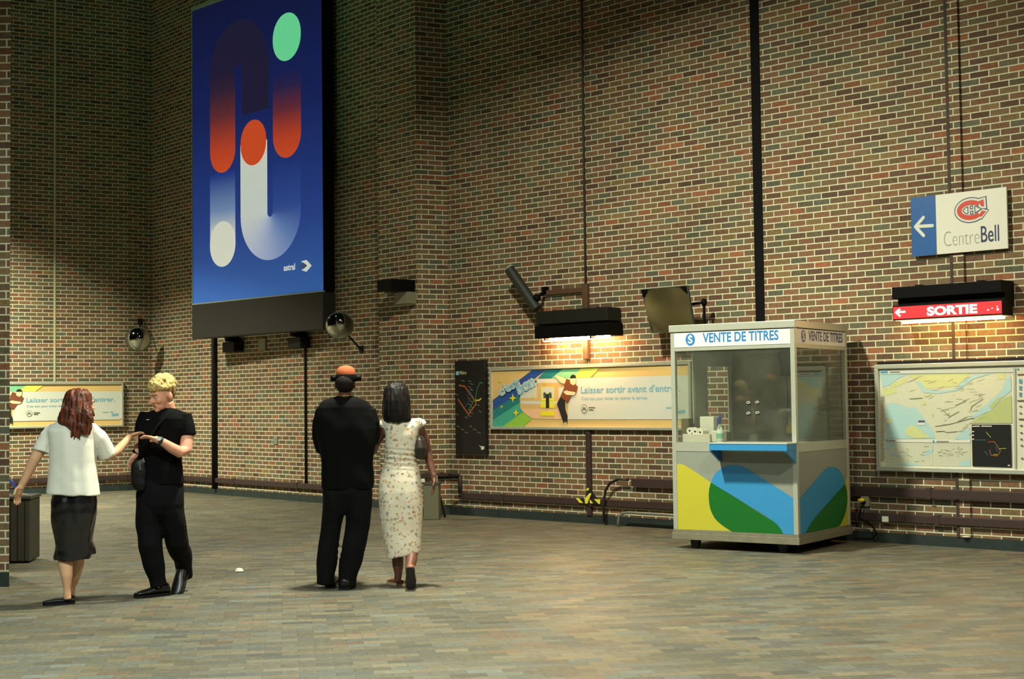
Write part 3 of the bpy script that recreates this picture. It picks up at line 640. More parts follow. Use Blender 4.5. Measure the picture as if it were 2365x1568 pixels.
mb = MB(); W_R.box(mb, rA0+0.02, rA1, rZ0-0.022, rZ0-0.012, 0.10, 0.31); mb.build('reflector', pm('reflector_white', (230, 222, 200), 0.4), root)
# next lamp just past the right edge of the photograph, its glow reaches the wall
nA = W_R.hit(2395, 700)[0]+0.15
root = thing('wall_lamp', W_R.w(nA, 2.4), 'black wall lamp hanging beyond the exit sign', 'lamp')
mb = MB(); W_R.box(mb, nA, nA+0.9, 2.46, 2.62, 0.05, 0.3); mb.build('housing', BLACK, root)
mb = MB(); mb.tube([W_R.w(nA+0.03, 2.44, 0.17), W_R.w(nA+0.87, 2.44, 0.17)], 0.02, 10); mb.build('fluorescent_tube', glow('tube_warm2', (255, 206, 150), 50.0), root, smooth=True)

# ------------------------------------------------------------------ black downlight over the long poster
def zl(x, y): return Wf.hit(1100+x/4.078, 600+y/4.078)
lA0, lA1 = zl(548, 600)[0], zl(1222, 560)[0]
lZt = (zl(545, 480)[1]+zl(1220, 450)[1])/2; lZm = (zl(560, 622)[1]+zl(1220, 590)[1])/2; lZb = (zl(552, 742)[1]+zl(1222, 712)[1])/2
root = thing('wall_lamp', W_R.w(lA0, lZb), 'black box lamp with a lit tube over the long poster beside the booth', 'lamp')
mb = MB(); W_R.box(mb, lA0, lA1-0.01, lZm+0.02, lZt, 0.03, 0.29); mb.build('gear_housing', pm('olive_black', (26, 26, 21), 0.6, 0, 0.3, 9, 0.3), root, bevel=0.008)
mb = MB(); W_R.box(mb, lA0+0.02, lA1-0.03, lZm, lZm+0.022, 0.03, 0.26); mb.build('shadow_gap', BLACK, root)
mb = MB(); W_R.box(mb, lA0-0.005, lA1+0.01, lZb, lZm, 0.285, 0.315); W_R.box(mb, lA0-0.005, lA1+0.01, lZb, lZm, 0.02, 0.035); W_R.box(mb, lA0-0.005, lA0+0.02, lZb, lZm, 0.035, 0.285); W_R.box(mb, lA1-0.015, lA1+0.01, lZb, lZm, 0.035, 0.285); W_R.box(mb, lA0+0.02, lA1-0.015, lZm-0.03, lZm-0.01, 0.035, 0.285)
mb.build('shade', BLACK, root, bevel=0.004)
mb = MB(); mb.tube([W_R.w(lA0+0.04, lZb-0.012, 0.19), W_R.w(lA1-0.06, lZb-0.012, 0.19)], 0.024, 12); mb.build('fluorescent_tube', glow('tube_warm3', (255, 200, 138), 150.0), root, smooth=True)
for f in (0.12, 0.77):
    a = lA0+(lA1-lA0)*f; mb = MB(); W_R.box(mb, a-0.012, a+0.012, lZb-0.03, lZb+0.02, 0.13, 0.30); mb.build('tube_clip', BLACK, root)
mb = MB(); W_R.box(mb, lA0+0.2, lA0+0.24, lZt-0.02, lZt+0.012, 0.0, 0.2); W_R.box(mb, lA1-0.25, lA1-0.21, lZt-0.02, lZt+0.012, 0.0, 0.2); mb.build('wall_bracket', BLACK, root)
# horn speaker: slanting tube
Wt2 = W_R.off(0.22)
pa, pb = Wt2.w(*Wt2.hit(1186, 622), 0.08), Wt2.w(*Wt2.hit(1240, 714), 0.0)
root = thing('column_speaker', pa, 'slanting dark cylindrical speaker on the wall above the black lamp', 'speaker')
mb = MB(); mb.tube([pa, pb], 0.068, 20); mb.build('cylinder_body', pm('dark_green_grey', (34, 38, 33), 0.6), root, smooth=False)
dv = (pb-pa).normalized(); mb = MB(); mb.tube([pa-dv*0.012, pa+dv*0.004], 0.070, 20); mb.build('end_cap', pm('cap_grey', (150, 156, 140), 0.5), root)
ja, jz = Wt2.hit(1240, 688); ka, kz = W_R.hit(1262, 672)
mb = MB(); mb.tube([pa+(pb-pa)*0.72, Wt2.w(ja, jz, 0.0), W_R.w(ka, kz, 0.02)], 0.022, 10); mb.ell(Wt2.w(ja, jz, 0), (0.05, 0.05, 0.05)); W_R.box(mb, ka-0.04, ka+0.04, kz-0.05, kz+0.05, 0, 0.05)
mb.build('swivel_bracket', BLACK, root)

# ------------------------------------------------------------------ mirrors
MIR = pm('mirror_surface', (170, 172, 160), 0.06, 1.0, 0.02)
MIRD = pm('mirror_dull', (146, 136, 98), 0.30, 0.88, 0.12, 6)
def dome_mirror(px, py, r_px, Wl, out, aim, label, anchor_px, up=False):
    Wo = Wl.off(out); c = Wo.w(*Wo.hit(px, py)); r = r_px/FPX*c.y
    root = thing('convex_mirror', c, label, 'mirror', 'round convex wall mirrors')
    n = (V(aim)-c).normalized(); x = n.cross(V((0, 0, 1))).normalized(); y = x.cross(n)
    mb = MB(); rings = []
    for k in range(10):
        t = k/9*math.radians(62); R = r/math.sin(math.radians(62)); rr = R*math.sin(t)+1e-4; h = R*(math.cos(t)-math.cos(math.radians(62)))
        rings.append([c+x*math.cos(2*PI*i/40)*rr+y*math.sin(2*PI*i/40)*rr+n*h for i in range(40)])
    mb.rings(rings, True); mb.build('mirror_dome', MIR, root, smooth=True)
    mb = MB(); mb.rings([[c+x*math.cos(2*PI*i/40)*q*r+y*math.sin(2*PI*i/40)*q*r+n*h for i in range(40)] for q, h in ((1.0, -0.012), (1.012, -0.008), (1.012, 0.004), (1.0, 0.004))]); mb.build('rim', pm('mirror_rim', (96, 104, 98), 0.5), root)
    aa, az = Wl.hit(*anchor_px); mb = MB(); mb.tube([c-n*0.015, Wl.w(aa, az, 0.03)], 0.014, 8); Wl.box(mb, aa-0.04, aa+0.04, az-0.05, az+0.05, 0, 0.03); mb.build('support_arm', BLACKP, root)
    return root
dome_mirror(784, 752, 32.5, W_M, 0.55, (-1.5, 9.0, -1.5), 'round convex mirror hanging below the right end of the blue banner', (836, 806))
dome_mirror(319, 784, 28.5, W_C, 0.45, (-3.5, 10.0, -1.5), 'round convex mirror on the far left corner beside the poster wall', (323, 742))
# rectangular tilted mirror near the booth
Wa, Wb = W_R.off(0.50), W_R.off(0.34)
q = [Wa.w(*Wa.hit(1483, 669)), Wa.w(*Wa.hit(1587, 660)), Wb.w(*Wb.hit(1604, 764)), Wb.w(*Wb.hit(1506, 768))]
cen = sum(q, V())/4; nn = (q[1]-q[0]).cross(q[3]-q[0]).normalized()
if nn.dot(EYE-cen) < 0: nn = -nn
root = thing('rectangular_mirror', cen, 'tilted square convex mirror above the left end of the ticket booth', 'mirror')
mb = MB(); G = 12; vs = []; fs = []
for j in range(G+1):
    for i in range(G+1):
        u_, v_ = i/G, j/G; p = q[0]*(1-u_)*(1-v_)+q[1]*u_*(1-v_)+q[2]*u_*v_+q[3]*(1-u_)*v_
        vs.append(p+nn*(0.07*max(0.0, 1-((2*u_-1)**2+(2*v_-1)**2)/1.35)))
for j in range(G):
    for i in range(G): fs.append((j*(G+1)+i, j*(G+1)+i+1, (j+1)*(G+1)+i+1, (j+1)*(G+1)+i))
mb.add(vs, fs); mb.build('mirror_face', MIRD, root, smooth=True)
mb = MB(); mb.hexa([p-nn*0.03 for p in q]+[p-nn*0.004 for p in q]); mb.build('backing', pm('mirror_back', (92, 98, 84), 0.6), root)
mb = MB()
for i in range(4): mb.tube([q[i]+nn*0.004, q[(i+1) % 4]+nn*0.004], 0.010, 6)
mb.build('edge_frame', pm('mirror_edge', (70, 74, 64), 0.6), root)
for i in (0, 1):
    cc = q[i]*0.93+cen*0.07; mb = MB(); e1 = (q[(i+1) % 4]-q[i]).normalized(); e2 = (q[(i+3) % 4]-q[i]).normalized()
    mb.add([q[i]+nn*0.02, q[i]+e1*0.09+nn*0.02, q[i]+e2*0.09+nn*0.02, q[i]+nn*0.006, q[i]+e1*0.09+nn*0.006, q[i]+e2*0.09+nn*0.006], [(0, 1, 2), (3, 5, 4), (0, 3, 4, 1), (1, 4, 5, 2), (2, 5, 3, 0)]); mb.build('corner_clip', BLACK, root)
Wp = W_R.off(0.22); t0 = Wp.w(*Wp.hit(1626, 698)); mb = MB(); mb.tube([cen-nn*0.02+V((0.05, 0, 0.03)), t0, ], 0.016, 8); mb.tube([t0+V((0, 0, 0.03)), V((t0.x, t0.y, 2.05))], 0.016, 8); ta = W_R.hit(1636, 700)[0]
mb.tube([V((t0.x, t0.y, 2.08)), W_R.w(ta, 2.08, 0.0)], 0.016, 8); mb.ell(t0, (0.035, 0.035, 0.045)); mb.build('support_arm', BLACK, root)

# ------------------------------------------------------------------ small camera box on the pilaster
Wc = W_P.off(0.42); k0 = Wc.hit(871, 660)[0]; k1 = Wc.hit(905, 660)[0]; kz1 = Wc.hit(885, 646)[1]; kz0 = Wc.hit(885, 673)[1]
root = thing('camera_box', W_P.w(k1, kz0, 0.1), 'black camera box on a grey bracket on the brick pilaster', 'camera')
mb = MB(); W_P.box(mb, k0, k1, kz0, kz1, 0.03, 0.42); mb.build('box_housing', BLACK, root, bevel=0.005)
mb = MB(); W_P.box(mb, k0+0.03, k1-0.01, kz0-0.16, kz0, 0.0, 0.16); mb.build('bracket_block', pm('bracket_grey', (128, 126, 104), 0.6), root, bevel=0.004)
mb = MB(); W_P.box(mb, k0+0.09, k0+0.14, kz0-0.02, kz0, 0.25, 0.40); mb.build('lens_glass', STEEL, root)

# ------------------------------------------------------------------ tall blue banner and its box
bl, br = at(446, 700, 23.75), at(747, 673, 21.3)
BW = Wall((bl.x, bl.y), (br.x-bl.x, br.y-bl.y)); bw = (V((br.x, br.y, 0))-V((bl.x, bl.y, 0))).length
bz0 = BW.hit(600, 686)[1]; bz1 = BW.hit(444, 26)[1]; bx0 = BW.hit(600, 771)[1]
root = thing('advertising_banner', BW.w(bw/2, bx0), 'tall blue lightbox banner with white, red and green pill shapes high on the wall', 'banner')
mb = MB(); BW.box(mb, 0, bw, bz0, bz1+0.05, -0.22, -0.004); mb.build('banner_box', BLACK, root)
mb = MB(); BW.box(mb, -0.01, bw+0.01, bx0, bz0-0.02, -0.22, 0.02); mb.build('lower_case', pm('case_black', (30, 32, 28), 0.6, 0, 0.15), root, bevel=0.01)
mb = MB(); BW.box(mb, -0.012, 0.0, bz0, bz1+0.02, -0.05, 0.012); BW.box(mb, 0, bw, bz0-0.02, bz0, -0.03, 0.02); BW.box(mb, 0, bw, bz1, bz1+0.06, -0.22, 0.03); mb.build('edge_trim', pm('trim_grey', (150, 165, 150), 0.5), root)
mb = MB()
for a in (0.5, bw-0.5):
    for z in (bx0+0.3, bz1-0.6): BW.box(mb, a-0.05, a+0.05, z-0.1, z+0.1, -0.62 if a < 1 else -0.36, -0.2)
mb.build('mounting_arm', BLACK, root)
BLIT = 0.55
BLUE_ST = [(0.0, (40, 96, 178)), (0.25, (34, 66, 150)), (0.6, (24, 38, 104)), (1.0, (18, 24, 66))]
art_blue = gradient('banner_blue', BLUE_ST, bz0, bz1, lit=BLIT)
mb = MB(); BW.poly(mb, [(0, bz0), (bw, bz0), (bw, bz1), (0, bz1)], 0.0); bsheet = mb.build('printed_sheet', art_blue, root)
def zb_(x, y): return BW.hit(400+x/1.823, y/1.823)
def pill(nm, xl, xr, ytop, ybot, mat, lvl, flat_top=False, ztop=None):
    """upright capsule given by zoomed picture coordinates of its sides and ends"""
    xm = (xl+xr)/2; a0 = zb_(xl, (ytop+ybot)/2)[0]; a1 = zb_(xr, (ytop+ybot)/2)[0]; r = (a1-a0)/2; ac = (a0+a1)/2
    zt, zb0 = (ztop if ztop else zb_(xm, ytop)[1]), zb_(xm, ybot)[1]; N = 16
    pts = [(ac-r*math.cos(PI*k/N), zb0+r-r*math.sin(PI*k/N)) for k in range(N+1)]
    if flat_top: pts += [(ac+r, zt), (ac-r, zt)]
    else: pts += [(ac+r*math.cos(PI*k/N), zt-r+r*math.sin(PI*k/N)) for k in range(N+1)]
    mb = MB(); BW.poly(mb, pts, 0.0015*lvl); o = mb.build(nm, mat, bsheet); return ac, r, zt, zb0
za = lambda x, y: zb_(x, y)[1]
# right column
rx = (420, 538)
pill('green_dot', 420, 538, 54, 256, backlit('art_green', (120, 236, 172), BLIT), 3)
pill('fading_red_bar', 420, 538, 256, 664, gradient('art_red_fade', [(0.0, (226, 84, 44)), (0.25, (204, 70, 44)), (0.55, (110, 46, 62)), (0.8, (48, 36, 84)), (1.0, (23, 34, 94))], za(480, 664), za(480, 290), lit=BLIT), 1, True)
pill('fading_red_bar', 156, 262, 330, 727, gradient('art_red_fade2', [(0.0, (226, 84, 44)), (0.22, (204, 72, 44)), (0.55, (110, 48, 56)), (0.8, (56, 36, 62)), (1.0, (36, 30, 66))], za(205, 727), za(205, 300), lit=BLIT), 2, True, za(260, 300))
ac, r, zt, zb0 = pill('pale_bar', 156, 262, 727, 1123, gradient('art_pale_fade', [(0.0, (232, 236, 226)), (0.35, (214, 222, 220)), (0.62, (120, 150, 200)), (1.0, (34, 62, 150))], za(205, 1123), za(205, 740), lit=BLIT), 1, True)
pill('white_dot', 156, 262, 931, 1123, backlit('art_white', (232, 236, 222), BLIT), 3)
# dim arch joining the left bar to the middle
mb = MB(); A0 = zb_(205, 300)[0]; A1 = zb_(345, 300)[0]; zc0 = za(260, 300); hw = (zb_(262, 300)[0]-zb_(156, 300)[0])/2
cc = (A0+A1)/2; R0 = (A1-A0)/2-hw; R1 = (A1-A0)/2+hw
pts = [(cc-R1*math.cos(PI*k/20), zc0+R1*1.0*math.sin(PI*k/20)) for k in range(21)]+[(cc+max(R0, 0.01)*math.cos(PI*k/20), zc0+max(R0, 0.01)*math.sin(PI*k/20)) for k in range(21)]
BW.poly(mb, pts, 0.0012); BW.poly(mb, [(cc+max(R0, 0.01), za(345, 470)), (cc+R1, za(345, 470)), (cc+R1, zc0), (cc+max(R0, 0.01), zc0)], 0.0012); mb.build('dim_arch', backlit('art_dim', (36, 32, 64), BLIT), bsheet)
# the pale U
uL = zb_(284, 800)[0]; uLi = zb_(397, 800)[0]; uRi = zb_(420, 800)[0]; uR = zb_(538, 800)[0]
uc = (uL+uR)/2; Ro = (uR-uL)/2; Ri = (uRi-uLi)/2; zc0 = za(410, 893); zU = za(340, 600); zbo = za(405, 1095); K = (zc0-zbo)/Ro
N = 30; outer = [(uc-Ro*math.cos(PI*k/N), zc0-Ro*K*math.sin(PI*k/N)) for k in range(N+1)]; inner = [(uc+Ri*math.cos(PI*k/N), zc0-Ri*math.sin(PI*k/N)) for k in range(N+1)]
def sector_mat():
    m, nt, b = new_mat('art_u_fade')
    g = nt.nodes.new('ShaderNodeNewGeometry'); M = lambda *a: math_node(nt, *a)
    vm = nt.nodes.new('ShaderNodeVectorMath'); vm.operation = 'SUBTRACT'; cpt = BW.w(uc, zc0); vm.inputs[1].default_value = cpt; nt.links.new(g.outputs['Position'], vm.inputs[0])
    dt = nt.nodes.new('ShaderNodeVectorMath'); dt.operation = 'DOT_PRODUCT'; dt.inputs[1].default_value = BW.d; nt.links.new(vm.outputs[0], dt.inputs[0])
    sx = nt.nodes.new('ShaderNodeSeparateXYZ'); nt.links.new(vm.outputs[0], sx.inputs[0])
    zc_ = M('MINIMUM', sx.outputs['Z'], -0.0001)
    ang = M('ARCTAN2', M('MULTIPLY', zc_, -1.0), M('MULTIPLY', dt.outputs['Value'], -1.0))      # 0 at left leg, pi at right leg
    hi = M('MULTIPLY', M('MAXIMUM', sx.outputs['Z'], 0.0), M('SIGN', dt.outputs['Value']))       # height along the legs
    t = M('ADD', M('DIVIDE', ang, PI), M('MULTIPLY', hi, 0.30))
    cr = nt.nodes.new('ShaderNodeValToRGB'); e = cr.color_ramp.elements
    mp = nt.nodes.new('ShaderNodeMapRange'); mp.inputs['From Min'].default_value = -0.35; mp.inputs['From Max'].default_value = 1.25; nt.links.new(t, mp.inputs['Value'])
    e[0].position = 0.0; e[0].color = lin((226, 232, 220)); e[1].position = 1.0; e[1].color = lin((27, 53, 132))
    for p, c in ((0.22, (216, 224, 224)), (0.45, (176, 190, 226)), (0.70, (104, 136, 200)), (0.86, (46, 78, 162))):
        q_ = e.new(p); q_.color = lin(c)
    nt.links.new(mp.outputs[0], cr.inputs[0]); nt.links.new(cr.outputs[0], b.inputs['Base Color']); b.inputs['Roughness'].default_value = 0.5; nt.links.new(cr.outputs[0], b.inputs['Emission Color']); b.inputs['Emission Strength'].default_value = BLIT
    return m
mb = MB(); BW.poly(mb, [(uL, zU)]+outer+[(uR, za(480, 690)), (uRi, za(430, 690))]+inner+[(uLi, zU)], 0.0022); mb.build('u_shape', sector_mat(), bsheet)
pill('red_dot', 285, 393, 504, 696, backlit('art_red', (226, 84, 44), BLIT), 4)
(A, Z), (A2, _) = zb_(466, 1141), zb_(514, 1139); ZB = Z
lettering(BW, 'astral', A, A2, ZB, 0.10, 0.004, backlit('banner_lettering', (225, 230, 225), BLIT), bsheet, bold=0.03)
mb = MB(); a, z = zb_(528, 1124); BW.strip(mb, [(a-0.03, z-0.03), (a+0.03, z+0.03)], 0.012, 0.004); BW.strip(mb, [(a-0.03, z+0.03), (a+0.03, z-0.03)], 0.012, 0.004); mb.build('cross_mark', pm('ink_pale', (150, 170, 210), 0.5), bsheet)
mb = MB(); BW.poly(mb, [zb_(540, 1100), zb_(562, 1094), zb_(584, 1118), zb_(562, 1144), zb_(542, 1138), zb_(556, 1118)], 0.004); mb.build('arrow_mark', backlit('banner_mark', (225, 230, 225), BLIT), bsheet)
mb = MB(); BW.poly(mb, [zb_(548, 1104), zb_(566, 1118), zb_(549, 1134), zb_(540, 1118)], 0.005); mb.build('arrow_mark_inner', pm('ink_mid_blue', (110, 150, 214), 0.5), bsheet)
# brackets and plate on the wall beneath the banner
for (x0_, x1_, y0_, y1_, lab) in ((512, 540, 776, 812, 'black floodlight box under the left half of the blue banner'), (663, 693, 764, 803, 'black floodlight box under the right half of the blue banner')):
    Wz = W_M.off(0.2); a0, z1_ = Wz.hit(x0_, y0_); a1, z0_ = Wz.hit(x1_, y1_)
    root = thing('floodlight', W_M.w(a0, z0_, 0.1), lab, 'lamp', 'floodlights below the banner')
    mb = MB(); W_M.box(mb, a0+0.02, a1, z0_, (z0_+z1_)/2+0.03, 0.02, 0.2); mb.build('lamp_box', BLACKP, root, bevel=0.008)
    mb = MB(); mb.ell(W_M.w((a0+a1)/2-0.06, (z0_+z1_)/2+0.10, 0.15), (0.07, 0.07, 0.06)); W_M.box(mb, (a0+a1)/2-0.03, (a0+a1)/2+0.03, (z0_+z1_)/2, z1_+0.05, 0.0, 0.14); mb.build('swivel_joint', BLACK, root)
a0, z1_ = W_M.hit(600, 782); a1, z0_ = W_M.hit(616, 809); mb = MB(); W_M.box(mb, a0, a1, z0_, z1_, 0, 0.03); tag(mb.build('junction_box', pm('box_grey', (150, 144, 120), 0.6), bevel=0.004), 'grey junction box on the bricks under the middle of the banner', 'junction box')
a0, z1_ = W_M.hit(633, 1008); a1, z0_ = W_M.hit(642, 1026); mb = MB(); W_M.box(mb, a0, a1, z0_, z1_, 0, 0.015); tag(mb.build('wall_plate', pm('plate_grey', (130, 140, 130), 0.5), bevel=0.003), 'small grey plate on the brick wall left of the man in black', 'wall plate')

# ------------------------------------------------------------------ ticket booth
BNp = V((2.740, 13.850, 0)); BU = V((0.819, -0.574, 0)).normalized(); BV = V((0.574, 0.819, 0)).normalized()
BW_, BD_ = 1.365, 1.33
BL = BNp-BU*BW_
Ff = Wall((BL.x, BL.y), BU)                 # front face, a = 0..1.365, n points into the hall
Fs = Wall((BNp.x, BNp.y), BV)               # right face
Fl = Wall((BL.x, BL.y), BV)                 # left face plane (n points outward right side, so use negative offsets)
def bx(mb, a0, a1, b0, b1, z0, z1):
    P = lambda a, b, z: BL+BU*a+BV*b+V((0, 0, z))
    mb.hexa([P(a0, b0, z0), P(a1, b0, z0), P(a1, b1, z0), P(a0, b1, z0), P(a0, b0, z1), P(a1, b0, z1), P(a1, b1, z1), P(a0, b1, z1)]); return mb
BP = lambda a, b, z: BL+BU*a+BV*b+V((0, 0, z))
booth = thing('ticket_booth', BP(BW_/2, BD_/2, 0), 'glazed grey ticket booth on castors with yellow, green and blue shapes, marked VENTE DE TITRES', 'booth')
GREYP = pm('booth_grey', (140, 148, 138), 0.5, 0, 0.05)
z_b0, z_b1, z_sill0, z_sill1, z_h0, z_h1, z_top = 0.092, 0.190, 0.984, 1.074, 2.002, 2.196, 2.268
mb = MB(); bx(mb, -0.012, BW_+0.012, -0.012, BD_+0.012, z_b0, z_b1-0.03); mb.build('base_skirt', ALU2, booth, bevel=0.004)
mb = MB(); bx(mb, -0.004, BW_+0.004, -0.004, BD_+0.004, z_b1-0.028, z_b1); mb.build('base_rail', ALU2, booth)
for a, b in ((0.20, 0.10), (1.15, 0.12), (0.2, 1.2), (1.15, 1.2)):
    c = BP(a, b, 0.046); mb = MB(); mb.tube([c-BV*0.02, c+BV*0.02], 0.046, 16); bx(mb, a-0.045, a+0.045, b-0.03, b+0.03, 0.052, z_b0); mb.build('castor', pm('castor_black', (24, 24, 24), 0.6), booth)
pw = 0.048
for a, b in ((0, 0), (BW_-pw, 0), (0, BD_-pw), (BW_-pw, BD_-pw)):
    mb = MB(); bx(mb, a, a+pw, b, b+pw, z_b1, z_h1); mb.build('corner_post', ALU, booth, bevel=0.003)
def ringbar(nm, z0, z1, mat, th=0.03, inset=0.004):
    mb = MB(); bx(mb, pw, BW_-pw, inset, th, z0, z1); bx(mb, pw, BW_-pw, BD_-th, BD_-inset, z0, z1); bx(mb, inset, th, pw, BD_-pw, z0, z1); bx(mb, BW_-th, BW_-inset, pw, BD_-pw, z0, z1)
    return mb.build(nm, mat, booth)
ringbar('sill_band', z_sill0, z_sill1, ALU)
ringbar('lintel_band', z_h0, z_h0+0.04, ALU)
mb = MB(); bx(mb, -0.012, BW_+0.012, -0.012, BD_+0.012, z_h1, z_top); mb.build('roof_cap', ALU, booth, bevel=0.005)
SIGNW = pm('booth_sign_white', (228, 232, 226), 0.45, 0, 0.02); SBLUE = pm('booth_sign_blue', (40, 124, 190), 0.45)
mb = MB(); bx(mb, pw-0.005, BW_-pw+0.005, 0.0, 0.02, z_h0+0.038, z_h1-0.008); hs1 = mb.build('header_sign', SIGNW, booth)
mb = MB(); bx(mb, BW_-0.02, BW_, pw-0.005, BD_-pw+0.005, z_h0+0.038, z_h1-0.008); hs2 = mb.build('header_sign', SIGNW, booth)
mb = MB(); bx(mb, pw, BW_-pw, BD_-0.02, BD_, z_h0+0.038, z_h1-0.008); bx(mb, 0.0, 0.02, pw, BD_-pw, z_h0+0.038, z_h1-0.008); mb.build('header_panel', SIGNW, booth)
def zf4(x, y): return Ff.hit(1500+x/2.375, 640+y/2.375)
def zs4(x, y): return Fs.hit(1500+x/2.375, 640+y/2.375)
DBLUE = pm('booth_sign_navy', (40, 66, 130), 0.45)
for W, f4, ic, ta, tb, par, mat, zt in ((Ff, zf4, (224, 338), (292, 352), (708, 335), hs1, SBLUE, z_h0+0.078), (Fs, zs4, (844, 312), (872, 330), (1058, 338), hs2, DBLUE, z_h0+0.075)):
    (A, Z) = f4(*ic); rr = 0.062; zc_ = (z_h0+z_h1)/2+0.018; mb = MB(); W.disc(mb, A, zc_, rr*0.86, 0.0015, 28, rr); mb.build('round_icon', mat, par)
    lettering(W, 'S', A-0.026, A+0.026, zc_-0.04, 0.08, 0.003, SIGNW, par, bold=0.03)
    mb = MB(); W.box(mb, A-0.006, A+0.006, zc_+0.034, zc_+0.050, 0.002, 0.003); mb.build('icon_bar', SIGNW, par)
    lettering(W, 'VENTE DE TITRES', f4(*ta)[0], f4(*tb)[0], zt, 0.098, 0.0015, mat, par, bold=0.022)
# lower panels with the big overlapping shapes
mb = MB(); bx(mb, pw, BW_-pw, 0.008, 0.02, z_b1, z_sill0); pf = mb.build('front_panel', GREYP, booth)
mb = MB(); bx(mb, BW_-0.02, BW_-0.008, pw, BD_-pw, z_b1, z_sill0); ps = mb.build('side_panel', GREYP, booth)
mb = MB(); bx(mb, 0.008, 0.02, pw, BD_-pw, z_b1, z_sill0); mb.build('side_panel', GREYP, booth)
mb = MB(); bx(mb, pw, BW_-pw, BD_-0.02, BD_-0.008, z_b1, z_h0); mb.build('back_panel', pm('booth_back', (150, 150, 132), 0.5, 0, 0.06), booth)
SY, SG, SB = pm('vinyl_yellow', (190, 185, 58), 0.42, 0, 0.03), pm('vinyl_green', (20, 106, 38), 0.42, 0, 0.04), pm('vinyl_blue', (54, 142, 200), 0.42, 0, 0.03)
def bez(pts):  # smooth closed outline through the points (Catmull-Rom where flagged)
    return pts
def art(W, par, pn, mat, pts, lvl, lo, hi):
    P = [W.hit(1540+x/5.141, 1020+y/5.141) for x, y in pts]
    P = [(min(max(a, lo), hi), min(max(z, z_b1+0.001), z_sill0-0.002)) for a, z in P]
    mb = MB(); W.poly(mb, P, -0.008+0.0012*lvl); return mb.build(pn, mat, par)
art(Ff, pf, 'yellow_shape', SY, [(80, 400), (102, 300), (118, 268), (150, 262), (180, 268), (215, 283), (262, 310), (540, 496), (520, 560), (510, 640), (512, 740), (540, 850), (610, 950), (690, 1010), (790, 1062), (80, 1040)], 1, pw, BW_-pw)
art(Ff, pf, 'blue_shape', SB, [(522, 490), (530, 462), (545, 422), (565, 388), (590, 360), (620, 335), (655, 312), (700, 292), (740, 281), (785, 277), (830, 279), (872, 288), (915, 304), (960, 328), (1420, 620), (1530, 675), (1540, 1120), (1378, 1095), (1200, 900), (710, 600)], 2, pw, BW_-pw)
art(Ff, pf, 'green_shape', SG, [(520, 484), (1230, 926), (1275, 955), (1312, 988), (1340, 1022), (1362, 1058), (1380, 1100), (780, 1090), (735, 1043), (680, 1008), (640, 978), (600, 945), (565, 905), (540, 862), (518, 810), (504, 750), (497, 690), (495, 630), (500, 565)], 3, pw, BW_-pw)
art(Fs, ps, 'yellow_shape', SY, [(2240, 380), (2240, 1010), (2040, 1070), (2040, 560), (2122, 492)], 1, pw, BD_-pw)
art(Fs, ps, 'blue_shape', SB, [(1570, 690), (1640, 610), (1855, 358), (1880, 332), (1908, 312), (1940, 300), (1970, 297), (2005, 304), (2035, 320), (2062, 348), (2085, 385), (2102, 420), (2114, 458), (2122, 500), (1760, 905), (1710, 985), (1660, 1110), (1570, 1130)], 2, pw, BD_-pw)
art(Fs, ps, 'green_shape', SG, [(2122, 498), (2136, 545), (2145, 600), (2150, 660), (2149, 720), (2143, 775), (2130, 830), (2112, 885), (2090, 935), (2068, 985), (2040, 1060), (1650, 1130), (1690, 1010), (1722, 955), (1760, 905)], 3, pw, BD_-pw)
# windows
gm, nt, pb = new_mat('booth_glass')
for n_ in list(nt.nodes): nt.nodes.remove(n_)
out_ = nt.nodes.new('ShaderNodeOutputMaterial'); mxs = nt.nodes.new('ShaderNodeMixShader'); tr = nt.nodes.new('ShaderNodeBsdfTransparent'); gl = nt.nodes.new('ShaderNodeBsdfGlossy')
ge_ = nt.nodes.new('ShaderNodeNewGeometry'); dp_ = nt.nodes.new('ShaderNodeVectorMath'); dp_.operation = 'DOT_PRODUCT'; nt.links.new(ge_.outputs['Normal'], dp_.inputs[0]); nt.links.new(ge_.outputs['Incoming'], dp_.inputs[1])
tr.inputs[0].default_value = (0.95, 0.97, 0.94, 1); gl.inputs['Roughness'].default_value = 0.03
df = nt.nodes.new('ShaderNodeBsdfDiffuse'); df.inputs[0].default_value = lin((190, 196, 180)); m2 = nt.nodes.new('ShaderNodeMixShader'); nzg = nt.nodes.new('ShaderNodeTexNoise'); nzg.inputs['Scale'].default_value = 3.0; nzg.inputs['Detail'].default_value = 6
mg = nt.nodes.new('ShaderNodeMapRange'); mg.inputs['To Min'].default_value = 0.0; mg.inputs['To Max'].default_value = 0.09; nt.links.new(nzg.outputs['Fac'], mg.inputs['Value'])
fm = math_node(nt, 'ADD', 0.035, math_node(nt, 'MULTIPLY', math_node(nt, 'POWER', math_node(nt, 'SUBTRACT', 1.0, math_node(nt, 'ABSOLUTE', dp_.outputs['Value'])), 5.0), 0.9)); nt.links.new(fm, mxs.inputs[0]); nt.links.new(tr.outputs[0], mxs.inputs[1]); nt.links.new(gl.outputs[0], mxs.inputs[2])
nt.links.new(mg.outputs[0], m2.inputs[0]); nt.links.new(mxs.outputs[0], m2.inputs[1]); nt.links.new(df.outputs[0], m2.inputs[2]); nt.links.new(m2.outputs[0], out_.inputs[0])
mb = MB(); bx(mb, pw, BW_-pw, 0.012, 0.018, z_sill1, z_h0); gf = mb.build('front_window', gm, booth)
mb = MB(); bx(mb, BW_-0.018, BW_-0.012, pw, BD_-pw, z_sill1, z_h0); mb.build('side_window', gm, booth)
mb = MB(); bx(mb, 0.012, 0.018, pw, 0.50, z_sill1, z_h0); bx(mb, 0.012, 0.018, 0.78, BD_-pw, 1.15, 1.85); mb.build('side_window', gm, booth)
